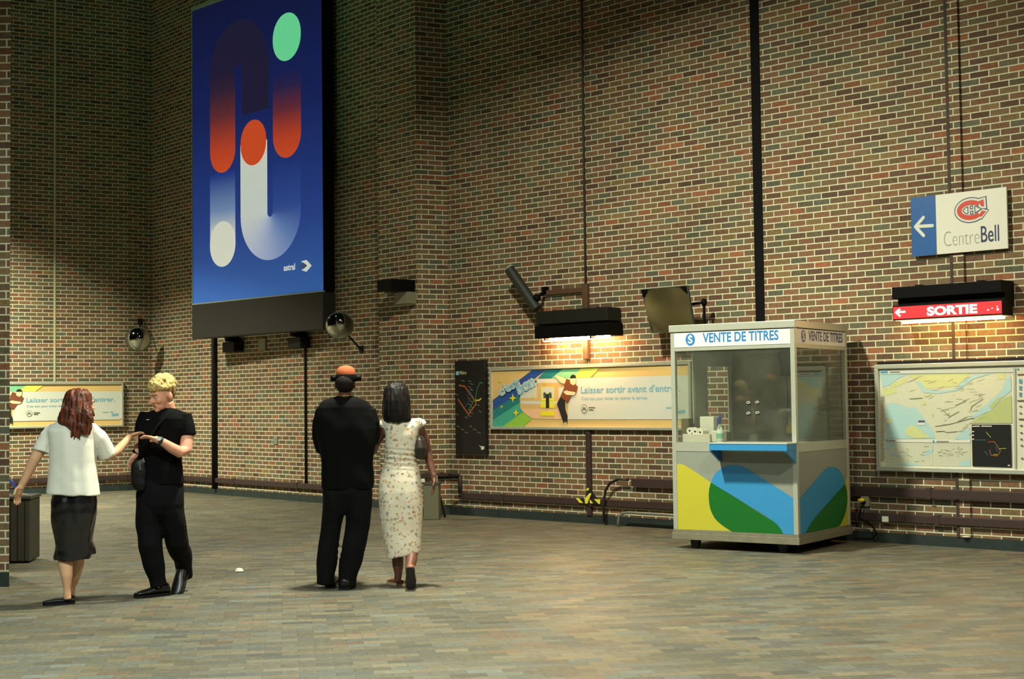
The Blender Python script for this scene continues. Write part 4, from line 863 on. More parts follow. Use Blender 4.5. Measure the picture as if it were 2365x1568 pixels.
# left side frame: mullions round a sliding hatch
mb = MB(); bx(mb, 0.0, 0.035, 0.46, 0.60, z_sill1, z_h0); bx(mb, 0.0, 0.035, 0.66, 0.74, z_sill1, 1.86); bx(mb, 0.0, 0.035, 0.60, BD_-pw, 1.86, z_h0); bx(mb, 0.0, 0.035, 0.60, BD_-pw, z_sill1, 1.15)
bx(mb, 0.004, 0.03, 0.60, 0.66, z_sill1, 1.86)
mb.build('hatch_frame', ALU, booth)
mb = MB(); bx(mb, 0.03, BW_-0.03, 0.03, BD_-0.03, z_h0+0.02, z_h0+0.04); mb.build('ceiling_panel', pm('booth_ceiling', (120, 118, 104), 0.7), booth)
mb = MB(); bx(mb, 0.02, BW_-0.02, 0.02, 0.62, z_sill1-0.03, z_sill1-0.004); mb.build('inner_desk', pm('desk_grey', (150, 150, 138), 0.5), booth)
mb = MB(); bx(mb, 0.02, BW_-0.02, 0.02, BD_-0.02, z_b1-0.01, z_b1+0.01); mb.build('floor_pan', ALU2, booth)
# small dark box just inside the left window
# speech holes ringed in metal
for x, y in ((965, 770), (1068, 765), (965, 895), (1073, 888)):
    a, z = Ff.hit(1540+x/5.141, 780+y/5.141); c = Ff.w(a, z, -0.010); mb = MB()
    mb.rings([[c+BU*math.cos(2*PI*i/20)*r+V((0, 0, 1))*math.sin(2*PI*i/20)*r*0.6-BV*h for i in range(20)] for r, h in ((0.020, 0), (0.020, 0.008), (0.012, 0.010), (0.012, 0.0))], False)
    mb.build('speech_hole', pm('hole_rim', (220, 224, 214), 0.3, 0.5), gf, smooth=True)
# dark scuff mark on the right window, as on the real glass
mb = MB(); rs = random.Random(5)
for k in range(26):
    x, y = 1850+rs.gauss(0, 55), 850+rs.gauss(0, 28); Fs.strip(mb, [Fs.hit(1540+x/5.141, 780+y/5.141), Fs.hit(1540+(x+rs.uniform(40, 120))/5.141, 780+(y+rs.uniform(-8, 8))/5.141)], 0.0025, -0.010)
mb.build('glass_scratches', pm('scratch_dark', (60, 72, 66), 0.6), booth)
# shelf
z_c1, z_c0 = z_sill1-0.002, z_sill1-0.070; ca0 = Ff.hit(1661, 1050)[0]; ca1 = BW_-0.006; CP = 0.215
CB = pm('counter_blue', (52, 140, 200), 0.4, 0, 0.05)
mb = MB(); bx(mb, ca0, ca1, -CP, 0.004, z_c0, z_c1); mb.build('counter_shelf', CB, booth, bevel=0.003)
mb = MB(); bx(mb, ca0-0.004, ca1+0.004, -CP-0.004, 0.0, z_c1-0.002, z_c1+0.008); mb.build('counter_top', pm('counter_top', (210, 214, 206), 0.35, 0.2), booth)
for a in (ca0+0.003, ca1-0.022):
    mb = MB(); pts = [(0.0, z_c0), (-CP, z_c0), (-CP*0.98, z_c0-0.01), (-0.02, z_c0-0.115), (0.0, z_c0-0.12)]
    v0 = [BP(a, b, z) for b, z in pts]; v1 = [BP(a+0.02, b, z) for b, z in pts]; n = len(pts)
    mb.add(v0+v1, [tuple(range(n)), tuple(range(2*n-1, n-1, -1))]+[(i, (i+1) % n, n+(i+1) % n, n+i) for i in range(n)]); mb.build('shelf_bracket', CB, booth)
# wall telephone inside on the back panel
def zi(x, y, W): return W.hit(1540+x/5.141, 780+y/5.141)
Bk = Wall(tuple((BL+BV*(BD_-0.10))[:2]), BU)
a, z = zi(1395, 300, Bk); root = thing('wall_telephone', Bk.w(a, z), 'black wall telephone with hanging cord inside the ticket booth', 'telephone')
mb = MB(); Bk.box(mb, a-0.06, a+0.06, z-0.14, z+0.14, -0.08, -0.02); mb.build('telephone_body', BLACKP, root, bevel=0.01)
mb = MB(); mb.tube([Bk.w(a-0.05, z+0.11, 0.01), Bk.w(a-0.03, z+0.02, 0.03), Bk.w(a+0.0, z-0.10, 0.015)], [0.03, 0.018, 0.03], 10); mb.build('handset', BLACK, root, smooth=True)
pts = [zi(x, y, Bk) for x, y in ((1405, 420), (1425, 520), (1435, 640), (1438, 760), (1430, 900), (1428, 1030))]
mb = MB(); mb.tube([Bk.w(p[0], p[1], 0.0) for p in pts], 0.009, 8); mb.build('cord', BLACK, root, smooth=True)
a, z = zi(1440, 1075, Bk); mb = MB(); Bk.box(mb, a-0.035, a+0.035, z-0.06, z+0.06, -0.08, -0.02); tag(mb.build('yellow_tag', pm('tag_yellow', (200, 180, 50), 0.5), bevel=0.01), 'small yellow box low on the back panel inside the ticket booth', 'box')
# things on the desk inside, behind the front window
dz = z_sill1-0.004
def desk_pt(x, b):   # booth-frame a for a zoomed picture column at depth b
    W = Wall(tuple((BL+BV*b)[:2]), BU); return W.hit(1540+x/5.141, 1000)[0]
root = thing('roll_carton', BP(desk_pt(360, 0.18), 0.18, dz), 'open white carton of paper rolls on the desk at the left inside the booth', 'box')
a0, a1 = desk_pt(195, 0.14), desk_pt(520, 0.14)
mb = MB(); bx(mb, a0, a1, 0.12, 0.30, dz, dz+0.085); mb.build('carton', pm('carton_pale', (206, 200, 184), 0.7), root, bevel=0.004)
for k, x in enumerate((275, 340, 400)):
    a = desk_pt(x, 0.16); c = BP(a, 0.15, dz+0.118-0.008*k); mb = MB(); mb.rings([[c+BU*math.cos(2*PI*i/20)*r+V((0, 0, 1))*math.sin(2*PI*i/20)*r+BV*h for i in range(20)] for r, h in ((0.012, 0.02), (0.012, 0.0), (0.034, 0.0), (0.034, 0.13), (0.012, 0.13), (0.012, 0.02))], False); mb.build('paper_roll', pm('paper_white', (226, 224, 210), 0.8), root, smooth=False)
    mb = MB(); mb.tube([c+BV*0.004, c+BV*0.02], 0.012, 12); mb.build('roll_core', BLACKP, root)
a = desk_pt(610, 0.2); mb = MB(); a0, a1 = desk_pt(545, 0.2), desk_pt(660, 0.2); bx(mb, a0, a1, 0.16, 0.30, dz, dz+0.12); tag(mb.build('paper_bundle', pm('paper_white2', (218, 214, 198), 0.8), bevel=0.012), 'white bundle of paper on the booth desk beside the spray bottle', 'paper')
a0, a1 = desk_pt(425, 0.42), desk_pt(590, 0.42); mb = MB(); bx(mb, a0, a1, 0.36, 0.50, dz, dz+0.26); tag(mb.build('white_carton', pm('carton_white', (214, 212, 198), 0.7), bevel=0.006), 'upright white carton standing behind the paper rolls inside the booth', 'box')
a0, a1 = desk_pt(150, 0.3), desk_pt(255, 0.3); mb = MB(); bx(mb, a0, a1, 0.34, 0.42, dz, dz+0.24); tag(mb.build('brown_folder', pm('folder_brown', (96, 84, 58), 0.8, 0, 0.3), bevel=0.006), 'brown folder leaning at the left window inside the booth', 'folder')
a = desk_pt(632, 0.09); c = BP(a, 0.09, dz)
root = thing('spray_bottle', c, 'clear spray bottle with blue trigger on the booth desk', 'bottle')
prof = [(0.0, 0.034), (0.01, 0.038), (0.10, 0.037), (0.13, 0.030), (0.17, 0.016), (0.195, 0.013)]
mb = MB(); mb.rings([[c+V((math.cos(2*PI*i/18)*r, math.sin(2*PI*i/18)*r, h)) for i in range(18)] for h, r in prof]); mb.build('bottle_body', pm('bottle_frost', (206, 220, 210), 0.25), root, smooth=True)
mb = MB(); mb.tube([c+V((0, 0, 0.045)), c+V((0, 0, 0.095))], 0.0386, 18); mb.build('bottle_label', pm('label_green', (120, 180, 160), 0.5), root)
mb = MB(); mb.tube([c+V((0, 0, 0.19)), c+V((0, 0, 0.23))], 0.016, 12); bx(mb, a-0.014, a+0.014, 0.05, 0.11, dz+0.225, dz+0.255); mb.tube([c+V((0, 0, 0.25)), c+V((0.0, 0.0, 0.30))], [0.010, 0.005], 10); bx(mb, a-0.006, a+0.006, 0.035, 0.05, dz+0.17, dz+0.235); mb.build('trigger', pm('trigger_blue', (36, 70, 160), 0.4), root)

# ------------------------------------------------------------------ wall socket, plug, tag, cable right of the booth
Wk = W_R.off(0.02)
def zk(x, y): return W_R.hit(1940+x/5.565, 1080+y/5.565)
a0, z1_ = zk(300, 355); a1, z0_ = zk(405, 495); Ws_ = W_R
root = thing('wall_socket', Ws_.w((a0+a1)/2, z0_), 'grey wall socket box with a yellow plug just right of the booth', 'socket')
mb = MB(); Ws_.box(mb, a0, a1, z0_, z1_, 0.0, 0.06); mb.build('socket_box', pm('socket_grey', (150, 152, 128), 0.5), root, bevel=0.006)
mb = MB(); Ws_.box(mb, (a0+a1)/2-0.02, (a0+a1)/2+0.02, z0_-0.13, z0_, 0.0, 0.03); mb.build('feed_conduit', STEEL, root)
mb = MB(); c = Ws_.w((a0+a1)/2-0.01, z1_-0.045, 0.06); mb.tube([c, c+Ws_.n*0.04, c+Ws_.n*0.05-Ws_.d*0.035], [0.022, 0.022, 0.014], 12); mb.build('yellow_plug', YT, root, smooth=True)
mb = MB(); c2 = Ws_.w((a0+a1)/2-0.005, z0_+0.04, 0.06); mb.tube([c2, c2+Ws_.n*0.03], 0.02, 12); mb.build('black_plug', BLACK, root)
a, z = zk(625, 655); mb = MB(); W_R.box(mb, a-0.035, a+0.035, z-0.028, z+0.028, 0.06, 0.064+0.01); tag(mb.build('white_tag', WHITE), 'small white tag on the lower rail to the right of the wall socket', 'tag')
pts = [(0.07, zk(345, 445)), (0.10, zk(330, 520)), (0.09, zk(300, 640)), (0.08, zk(420, 700)), (0.09, zk(490, 760)), (0.09, zk(520, 850)), (0.10, zk(480, 905)), (0.12, zk(260, 900))]
mb = MB(); mb.tube([W_R.w(p[0], max(p[1], 0.02), o_) for o_, p in pts], 0.009, 8); tag(mb.build('power_cable', BLACK, smooth=True), 'thin black power cable looping down from the wall socket', 'cable')
a, z = W_R.hit(1940+1650/5.565, 1080+895/5.565); mb = MB(); mb.ell(W_R.w(a, BH+0.008, 0.03), (0.05, 0.03, 0.008)); tag(mb.build('paper_scrap', pm('scrap_white', (210, 214, 200), 0.8)), 'white paper scrap lying on the base ledge under the city map', 'litter')

# ------------------------------------------------------------------ bins and litter
c0, c1 = on_floor(22, 1303), on_floor(84, 1293)
Wb_ = Wall((c0.x-0.30, c0.y+0.02), (1, 0.12)); L_ = (V((c1.x, c1.y, 0))-Wb_.P).dot(Wb_.d)
root = thing('waste_bin', Wb_.w(L_/2, 0, -0.2), 'dark ribbed square waste bin standing behind the brick pier', 'bin')
BINM = pm('bin_dark', (52, 52, 42), 0.6, 0, 0.25, 6)
hb = HC+(940-1138)/FPX*c1.y
mb = MB(); Wb_.box(mb, 0, L_, 0.015, hb-0.03, -0.45, 0); mb.build('bin_body', BINM, root, bevel=0.01)
mb = MB(); Wb_.box(mb, -0.012, L_+0.012, hb-0.03, hb, -0.46, 0.012); mb.build('bin_rim', pm('bin_rim', (60, 62, 54), 0.5), root, bevel=0.004)
mb = MB()
for k in range(7): Wb_.box(mb, L_*(k+0.5)/7-0.012, L_*(k+0.5)/7+0.012, 0.03, hb-0.05, 0.0, 0.008)
mb.build('body_ribs', BINM, root)
ptop = Wb_.w(L_-0.12, hb, -0.10); mb = MB(); mb.add([ptop+V(q) for q in ((-0.09, 0, 0.012), (-0.02, -0.03, 0.03), (0.07, -0.02, 0.012), (0.075, 0.04, 0.006), (0.0, 0.06, 0.02), (-0.08, 0.05, 0.01))], [(0, 1, 4, 5), (1, 2, 3, 4)])
tag(mb.build('crumpled_paper', pm('paper_litter', (222, 224, 212), 0.8)), 'crumpled white paper lying on top of the dark waste bin', 'litter')
for px, py, s_, lab in ((552, 1321, 1.0, 'scrap of white paper on the open floor between the two couples'), (538, 1143, 0.9, 'scrap of white paper at the foot of the wall below the banner')):
    p = on_floor(px, py); mb = MB(); rr = 0.04*s_
    mb.rings([[p+V((math.cos(2*PI*i/9)*rr*q*(1+0.35*math.sin(i*2.3)), math.sin(2*PI*i/9)*rr*q*0.8, h)) for i in range(9)] for q, h in ((0.7, 0.001), (1.0, 0.008), (0.7, 0.03*s_), (0.2, 0.036*s_))])
    tag(mb.build('paper_scrap', pm('paper_litter', (222, 224, 212), 0.8)), lab, 'litter')
# grey bin and black folding stand beside the pilaster
p = on_floor(990, 1191); p = V((p.x*0.955, p.y*0.955, 0)); Wg = Wall((p.x-0.08, p.y+0.2), (1, -0.1)); hg = 0.45
root = thing('grey_bin', p, 'small grey bin standing against the pilaster beyond the woman in the floral dress', 'bin')
mb = MB(); Wg.box(mb, 0.0, 0.20, 0.0, hg, -0.2, 0.0); mb.build('bin_body', pm('bin_grey', (104, 106, 84), 0.6), root, bevel=0.01)
mb = MB(); Wg.box(mb, -0.01, 0.21, hg, hg+0.03, -0.21, 0.01); mb.build('bin_rim', pm('bin_rim2', (70, 72, 62), 0.6), root)
mb = MB(); q_ = Wg.w(-0.04, hg+0.035, -0.05); mb.hexa([q_+V(v) for v in ((-0.05, -0.03, 0), (0.06, -0.03, 0.0), (0.06, 0.03, 0.0), (-0.05, 0.03, 0), (-0.05, -0.03, 0.03), (0.05, -0.03, 0.045), (0.05, 0.03, 0.045), (-0.05, 0.03, 0.03))]); tag(mb.build('paper_cup_lid', WHITE), 'white wrapper balanced on the edge of the small grey bin', 'litter')
pf_ = on_floor(1028, 1188)*0.97; pf_.z = 0
root = thing('folded_stand', pf_, 'thin black folding stand leaning beside the small grey bin', 'stand')
tp = at(1005, 1103, pf_.y+0.1)
mb = MB(); mb.tube([pf_+V((0.0, 0, 0.01)), tp], 0.014, 8); mb.build('leg', BLACK, root)
mb = MB(); mb.tube([pf_+V((-0.16, 0.05, 0.01)), tp+V((0.01, 0.03, 0))], 0.012, 8); mb.build('leg', BLACK, root)
mb = MB(); mb.tube([tp, at(1060, 1100, pf_.y+0.05)], 0.016, 8); mb.build('cross_bar', BLACK, root)
mb = MB(); mb.hexa([tp+V(v) for v in ((-0.02, -0.04, -0.05), (0.03, -0.04, -0.05), (0.03, 0.0, -0.05), (-0.02, 0.0, -0.05), (-0.02, -0.04, 0.03), (0.03, -0.04, 0.03), (0.03, 0.0, 0.03), (-0.02, 0.0, 0.03))]); mb.build('white_clip', WHITE, root)

# ------------------------------------------------------------------ people
def hair_mat(name, dark, light, rough=0.5, spec=0.35, sx=70.0, sz=5.0):
    m, nt, b = new_mat(name)
    tc = nt.nodes.new('ShaderNodeTexCoord'); mp = nt.nodes.new('ShaderNodeMapping'); mp.inputs['Scale'].default_value = (sx, sx, sz)
    nz = nt.nodes.new('ShaderNodeTexNoise'); nz.inputs['Scale'].default_value = 1.0; nz.inputs['Detail'].default_value = 6
    nt.links.new(tc.outputs['Object'], mp.inputs[0]); nt.links.new(mp.outputs[0], nz.inputs['Vector'])
    cr = nt.nodes.new('ShaderNodeValToRGB'); cr.color_ramp.elements[0].position = 0.38; cr.color_ramp.elements[1].position = 0.66
    cr.color_ramp.elements[0].color = lin(dark); cr.color_ramp.elements[1].color = lin(light)
    nt.links.new(nz.outputs['Fac'], cr.inputs[0]); nt.links.new(cr.outputs[0], b.inputs['Base Color'])
    bp = nt.nodes.new('ShaderNodeBump'); bp.inputs['Strength'].default_value = 0.5; bp.inputs['Distance'].default_value = 0.008
    nt.links.new(nz.outputs['Fac'], bp.inputs['Height']); nt.links.new(bp.outputs['Normal'], b.inputs['Normal'])
    b.inputs['Roughness'].default_value = rough; b.inputs['Specular IOR Level'].default_value = spec
    return m
def remesh_obj(name, mb, mat, parent, voxel=0.008, smooth_it=2, disp=None, sub=False):
    """join overlapping volumes into one continuous skin"""
    me = mb.mesh(name); o = bpy.data.objects.new(name, me); C.objects.link(o)
    r = o.modifiers.new('r', 'REMESH'); r.mode = 'VOXEL'; r.voxel_size = voxel; r.use_smooth_shade = True
    if smooth_it:
        s = o.modifiers.new('s', 'SMOOTH'); s.iterations = smooth_it; s.factor = 0.5
    dg = bpy.context.evaluated_depsgraph_get(); dg.update()
    m2 = bpy.data.meshes.new_from_object(o.evaluated_get(dg), depsgraph=dg)
    C.objects.unlink(o); bpy.data.objects.remove(o); bpy.data.meshes.remove(me)
    m2.name = name
    if disp:
        nr = [v.normal.copy() for v in m2.vertices]
        for v, n in zip(m2.vertices, nr): v.co = v.co + n*disp(v.co, n)
    m2.materials.clear(); m2.materials.append(mat)
    for p in m2.polygons: p.use_smooth = True; p.material_index = 0
    o = bpy.data.objects.new(name, m2); C.objects.link(o)
    if parent is not None:
        o.parent = parent; o.matrix_parent_inverse = Matrix.Translation(parent.location).inverted() if parent.type == 'EMPTY' else Matrix.Identity(4)
    return o

class Fig:
    """figure standing at distance Y; sections are given in picture columns/rows at that distance"""
    def __init__(s, Y): s.Y = Y; s.k = Y/FPX
    def p(s, x, y, dy=0.0): return at(x, y, s.Y+dy)
    def torso(s, mb, secs, seg=28, e=0.82, shear=0.0):
        """secs: (row, x_left, x_right, half_depth, dY[, tilt]) ; horizontal superellipse slices"""
        rings = []
        for row, xl, xr, hd, dy, *t in secs:
            tl = t[0] if t else 0.0
            c = s.p((xl+xr)/2, row, dy); hw = (xr-xl)/2*(s.Y+dy)/FPX; r = []
            for i in range(seg):
                a = 2*PI*i/seg; ca, sa = math.cos(a), math.sin(a)
                X = hw*math.copysign(abs(ca)**e, ca); Yd = hd*math.copysign(abs(sa)**e, sa)
                r.append(c+V((X, Yd, -X*tl)))
            rings.append(r)
        return mb.rings(rings)
    def limb(s, mb, pts, seg=14):
        """pts: (x, y, dY, radius px[, depth radius px])"""
        P = [s.p(q[0], q[1], q[2]) for q in pts]
        return mb.tube(P, [(q[3]*s.k, (q[4] if len(q) > 4 else q[3])*s.k) for q in pts], seg)
def fold(amp, fx, fz, seed=0.0, drop=0.0):
    def f(co, n):
        v = noise.noise(V((co.x*fx+seed, co.y*fx, co.z*fz+seed)))
        return amp*v
    return f
def hand(mb, wrist, d, n, size=1.0, curl=0.5, thumb=1, spread=0.1):
    """palm, four unequal bent fingers and a side thumb; d = pointing direction, n = palm normal, thumb = side sign"""
    d = V(d).normalized(); n = (V(n)-d*V(n).dot(d)).normalized(); t = d.cross(n)*thumb
    S = size; W0 = V(wrist)
    R = Matrix((t, n, d)).transposed()
    mb.ell(W0+d*0.048*S, (0.040*S, 0.017*S, 0.056*S), R, 14, 10)
    mb.tube([W0-d*0.03*S, W0+d*0.03*S], [0.026*S, 0.028*S], 12)
    L = (0.070, 0.078, 0.073, 0.058)
    for i in range(4):
        off = (1.5-i)*0.0195*S; base = W0+d*0.085*S+t*off; dd = (d+t*(1.5-i)*spread*0.5).normalized(); P = [base-d*0.02*S]; cur = base; ang = curl*0.35
        P.append(cur.copy())
        for sgm, f in enumerate((0.42, 0.32, 0.26)):
            ang += curl*(0.35+0.12*i*0.3) if sgm else 0
            v = dd*math.cos(ang)+n*math.sin(ang); cur = cur+v*L[i]*f*S; P.append(cur.copy())
        mb.tube(P, [0.0098*S, 0.0098*S, 0.0092*S, 0.0085*S, 0.0070*S], 8)
    b = W0+d*0.022*S+t*0.026*S; v1 = (d*0.55+t*0.85+n*0.15).normalized(); v2 = (d*0.85+t*0.35+n*0.3).normalized()
    mb.tube([b, b+v1*0.034*S, b+v1*0.034*S+v2*0.030*S, b+v1*0.034*S+v2*0.055*S], [0.014*S, 0.0125*S, 0.0110*S, 0.0085*S], 8)
def head_parts(mb, c, yaw, pitch=0.0, s=1.0, roll=0.0):
    """skull, jaw, nose, ears, brow and lips; local +y is the face. yaw 0 looks away from the camera (+Y)"""
    R = Matrix.Rotation(yaw, 3, 'Z') @ Matrix.Rotation(pitch, 3, 'X') @ Matrix.Rotation(roll, 3, 'Y')
    P = lambda x, y, z: c + R @ V((x*s, y*s, z*s))
    E = lambda x, y, z, rx, ry, rz: mb.ell(P(x, y, z), (rx*s, ry*s, rz*s), R, 18, 12)
    E(0, -0.015, 0.030, 0.076, 0.096, 0.090)
    E(0, 0.030, -0.010, 0.066, 0.062, 0.085)
    E(0, 0.038, -0.062, 0.050, 0.052, 0.048)
    E(0, 0.072, -0.092, 0.024, 0.020, 0.018)      # chin
    E(0, 0.082, 0.030, 0.050, 0.016, 0.014)       # brow
    E(0.036, 0.066, -0.022, 0.024, 0.022, 0.022); E(-0.036, 0.066, -0.022, 0.024, 0.022, 0.022)
    mb.tube([P(0, 0.082, 0.026), P(0, 0.098, 0.0), P(0, 0.112, -0.020), P(0, 0.090, -0.030)], [0.008*s, 0.010*s, 0.013*s, 0.010*s], 8)
    E(0.012, 0.094, -0.024, 0.008, 0.010, 0.007); E(-0.012, 0.094, -0.024, 0.008, 0.010, 0.007)
    E(0, 0.088, -0.052, 0.022, 0.010, 0.006); E(0, 0.086, -0.062, 0.020, 0.010, 0.007)
    for sx in (-1, 1): E(sx*0.078, -0.012, -0.008, 0.010, 0.020, 0.032)
    return P, R
def face_details(P, R, s, parent, brow_mat, lip_mat, closed=False):
    EW = pm('eye_white', (226, 222, 212), 0.3); EI = pm('eye_iris', (48, 38, 30), 0.3)
    for sx in (-1, 1):
        mb = MB(); mb.ell(P(sx*0.031, 0.079, 0.006), (0.0115*s, 0.0088*s, 0.0048*s), R, 12, 8); ew = mb.build('eye', EW, parent, smooth=True)
        mb = MB(); mb.ell(P(sx*0.031, 0.0862, 0.003), (0.0052*s, 0.0026*s, 0.0046*s), R, 10, 6); o = mb.build('iris', EI, ew, smooth=True)
        mb = MB(); mb.tube([P(sx*0.014, 0.098, 0.028), P(sx*0.032, 0.094, 0.034), P(sx*0.050, 0.082, 0.028)], [0.004*s, 0.005*s, 0.003*s], 6); mb.build('eyebrow', brow_mat, parent, smooth=True)
    mb = MB(); mb.tube([P(-0.022, 0.090, -0.057), P(0, 0.098, -0.056), P(0.022, 0.090, -0.057)], [0.002*s, 0.0038*s, 0.002*s], 8); mb.build('mouth', lip_mat, parent, smooth=True)
def shoe(name, parent, heel, toe_dir, mat, length=0.28, w_=0.048, h=0.075, pitch=0.0, sole=None, low=False):
    """shoe standing at `heel` (ground point), pointing along toe_dir; pitch lifts the heel about the toe"""
    t = V(toe_dir); t.z = 0; t.normalize(); side = t.cross(V((0, 0, 1))); L = length
    toe = V(heel)+t*L
    def X(f, sd, z):
        p = V(heel)+t*(f*L)+side*sd+V((0, 0, z))
        if pitch:
            q = p-(toe-t*0.05); a = q.dot(t); zz = q.z; p = (toe-t*0.05)+t*(a*math.cos(pitch)+zz*math.sin(pitch))+side*q.dot(side)+V((0, 0, -a*math.sin(pitch)+zz*math.cos(pitch)))
        return p
    root = None
    prof = [(0.0, 0.55, 0.6), (0.04, 0.8, 0.95), (0.2, 0.86, 1.0), (0.42, 0.86, 0.85), (0.62, 1.0, 0.58), (0.82, 0.95, 0.44), (0.94, 0.7, 0.36), (1.0, 0.35, 0.25)]
    if low: prof = [(f, a, b*(0.55 if f < 0.5 else 0.85)) for f, a, b in prof]
    mb = MB(); rings = []
    for f, a, b in prof:
        ring_ = []
        for i in range(16):
            an = 2*PI*i/16; ring_.append(X(f, math.cos(an)*w_*a, 0.016+max(0.0, (math.sin(an)*0.5+0.5))*h*b))
        rings.append(ring_)
    mb.rings(rings); o = mb.build(name, mat, parent, smooth=True)
    mb = MB(); rings = [[X(f, sd*w_*a*1.05, z) for sd, z in ((-1, 0.0), (1, 0.0), (1, 0.02), (-1, 0.02))] for f, a, b in prof]
    mb.rings(rings); mb.build('sole', sole or BLACKP, o)
    return o

SKIN1 = pm('skin_fair', (226, 176, 138), 0.5, 0, 0.06, 10); SKIN2 = pm('skin_ruddy', (226, 160, 132), 0.5, 0, 0.08, 12); SKIND = pm('skin_brown', (98, 58, 42), 0.5, 0, 0.08, 10)
BLKCLOTH = pm('black_cotton', (9, 9, 11), 0.9, 0, 0.15, 20, 0.12); BLKPANT = pm('black_trousers', (11, 11, 14), 0.85, 0, 0.15, 14, 0.16)
SHOEB = pm('black_leather', (18, 18, 20), 0.35)

# --- woman in the white top, walking away and looking right ---
F1 = Fig(11.0); base = F1.p(152, 1397); base.z = 0
w1 = thing('person', base, 'red-haired person in a white short-sleeved top and black satin skirt, seen from behind', 'person')
mb = MB()
hc = F1.p(186, 934); P1, R1 = head_parts(mb, hc, math.radians(-52), math.radians(-6), 1.0)
F1.limb(mb, [(186, 955, -0.005, 16), (180, 985, 0.0, 17)])
F1.torso(mb, [(978, 130, 212, 0.075, 0), (1010, 128, 214, 0.085, 0), (1070, 134, 208, 0.085, 0), (1120, 130, 214, 0.09, 0), (1170, 128, 216, 0.10, 0), (1200, 132, 212, 0.09, 0)])
# left arm hangs out and back
F1.limb(mb, [(128, 995, 0, 12), (98, 1030, -0.02, 14), (80, 1060, -0.04, 13), (68, 1085, -0.04, 11.5), (55, 1112, -0.05, 8.5), (50, 1122, -0.05, 8)])
hand(mb, F1.p(50, 1120, -0.05), (-0.32, -0.1, -1), (0.9, -0.3, 0.0), 1.0, 0.55, 1)
# right arm reaches out to the man's hand
F1.limb(mb, [(211, 995, 0, 12), (235, 1022, 0.06, 14), (250, 1054, 0.14, 13), (272, 1040, 0.20, 11), (290, 1020, 0.26, 9), (299, 1009, 0.30, 7.5)])
hand(mb, F1.p(299, 1009, 0.30), (0.8, 0.28, 0.35), (0.2, -0.3, -0.9), 0.80, 0.95, -1)
# legs: left is the standing leg, right trails just ahead of it
F1.limb(mb, [(150, 1190, 0, 27), (147, 1250, 0.02, 20), (148, 1285, 0.03, 15), (152, 1305, 0.02, 16.5), (154, 1330, 0, 13.5), (155, 1358, 0, 9), (156, 1384, 0.0, 8.5)])
F1.limb(mb, [(190, 1190, 0.05, 27), (186, 1245, 0.12, 20), (182, 1280, 0.22, 14.5), (179, 1305, 0.24, 15), (172, 1335, 0.26, 12), (166, 1355, 0.27, 8.5), (164, 1376, 0.28, 8)])
remesh_obj('body', mb, SKIN1, w1, 0.0065, 2)
face_details(P1, R1, 1.0, w1, pm('brow_auburn', (90, 50, 30), 0.8), pm('lip_red', (178, 60, 54), 0.5))
WTOP = pm('white_knit', (240, 236, 224), 0.9, 0, 0.03, 30, 0.2, 0, 0.12, 220)
mb = MB()
F1.torso(mb, [(967, 146, 196, 0.050, 0.0), (972, 130, 208, 0.075, 0.0), (980, 117, 218, 0.10, 0.0), (995, 111, 222, 0.118, 0), (1030, 115, 221, 0.13, 0), (1070, 114, 220, 0.135, 0), (1110, 111, 224, 0.14, 0, 0.02), (1136, 108, 228, 0.145, 0, 0.04), (1142, 108, 229, 0.145, 0, 0.05)], 40)
F1.limb(mb, [(140, 992, 0, 13), (124, 992, 0, 17), (111, 1008, 0, 18.5), (101, 1030, -0.01, 20.5, 20), (96, 1044, -0.02, 20.5, 20)])
F1.limb(mb, [(196, 992, 0, 13), (212, 991, 0.0, 17), (227, 1009, 0.03, 19), (240, 1035, 0.09, 21.5, 22), (247, 1050, 0.12, 22, 22)])
def topf(co, n):
    x = (co.x*1.0+0.4*co.y); return 0.012*noise.noise(V((x*11, co.y*6, co.z*1.6)))+0.002*noise.noise(co*14)
remesh_obj('short_sleeved_top', mb, WTOP, w1, 0.0075, 2, topf)
SATIN = pm('black_satin', (15, 13, 19), 0.30, 0, 0.12, 8, 0.75)
mb = MB()
F1.torso(mb, [(1134, 122, 220, 0.125, 0), (1160, 119, 223, 0.135, 0), (1185, 120, 222, 0.14, 0.01), (1215, 125, 215, 0.135, 0.03), (1245, 130, 210, 0.13, 0.06), (1268, 129, 211, 0.13, 0.08), (1285, 127, 209, 0.135, 0.09), (1291, 128, 206, 0.13, 0.09)], 40)
def skf(co, n):
    return 0.020*noise.noise(V((co.x*9+3, co.y*9, co.z*3.4+co.x*5)))+0.005*noise.noise(co*18)
sk = remesh_obj('satin_skirt', mb, SATIN, w1, 0.0075, 3, skf)
mb = MB(); q0 = F1.p(204, 1240, 0.1)
mb.tube([F1.p(198, 1222, 0.06), F1.p(204, 1248, 0.08), F1.p(208, 1268, 0.09), F1.p(209, 1280, 0.09)], [(0.010, 0.03), (0.028, 0.05), (0.042, 0.055), (0.044, 0.05)], 16); remesh_obj('skirt_flounce', mb, SATIN, sk, 0.007, 2)
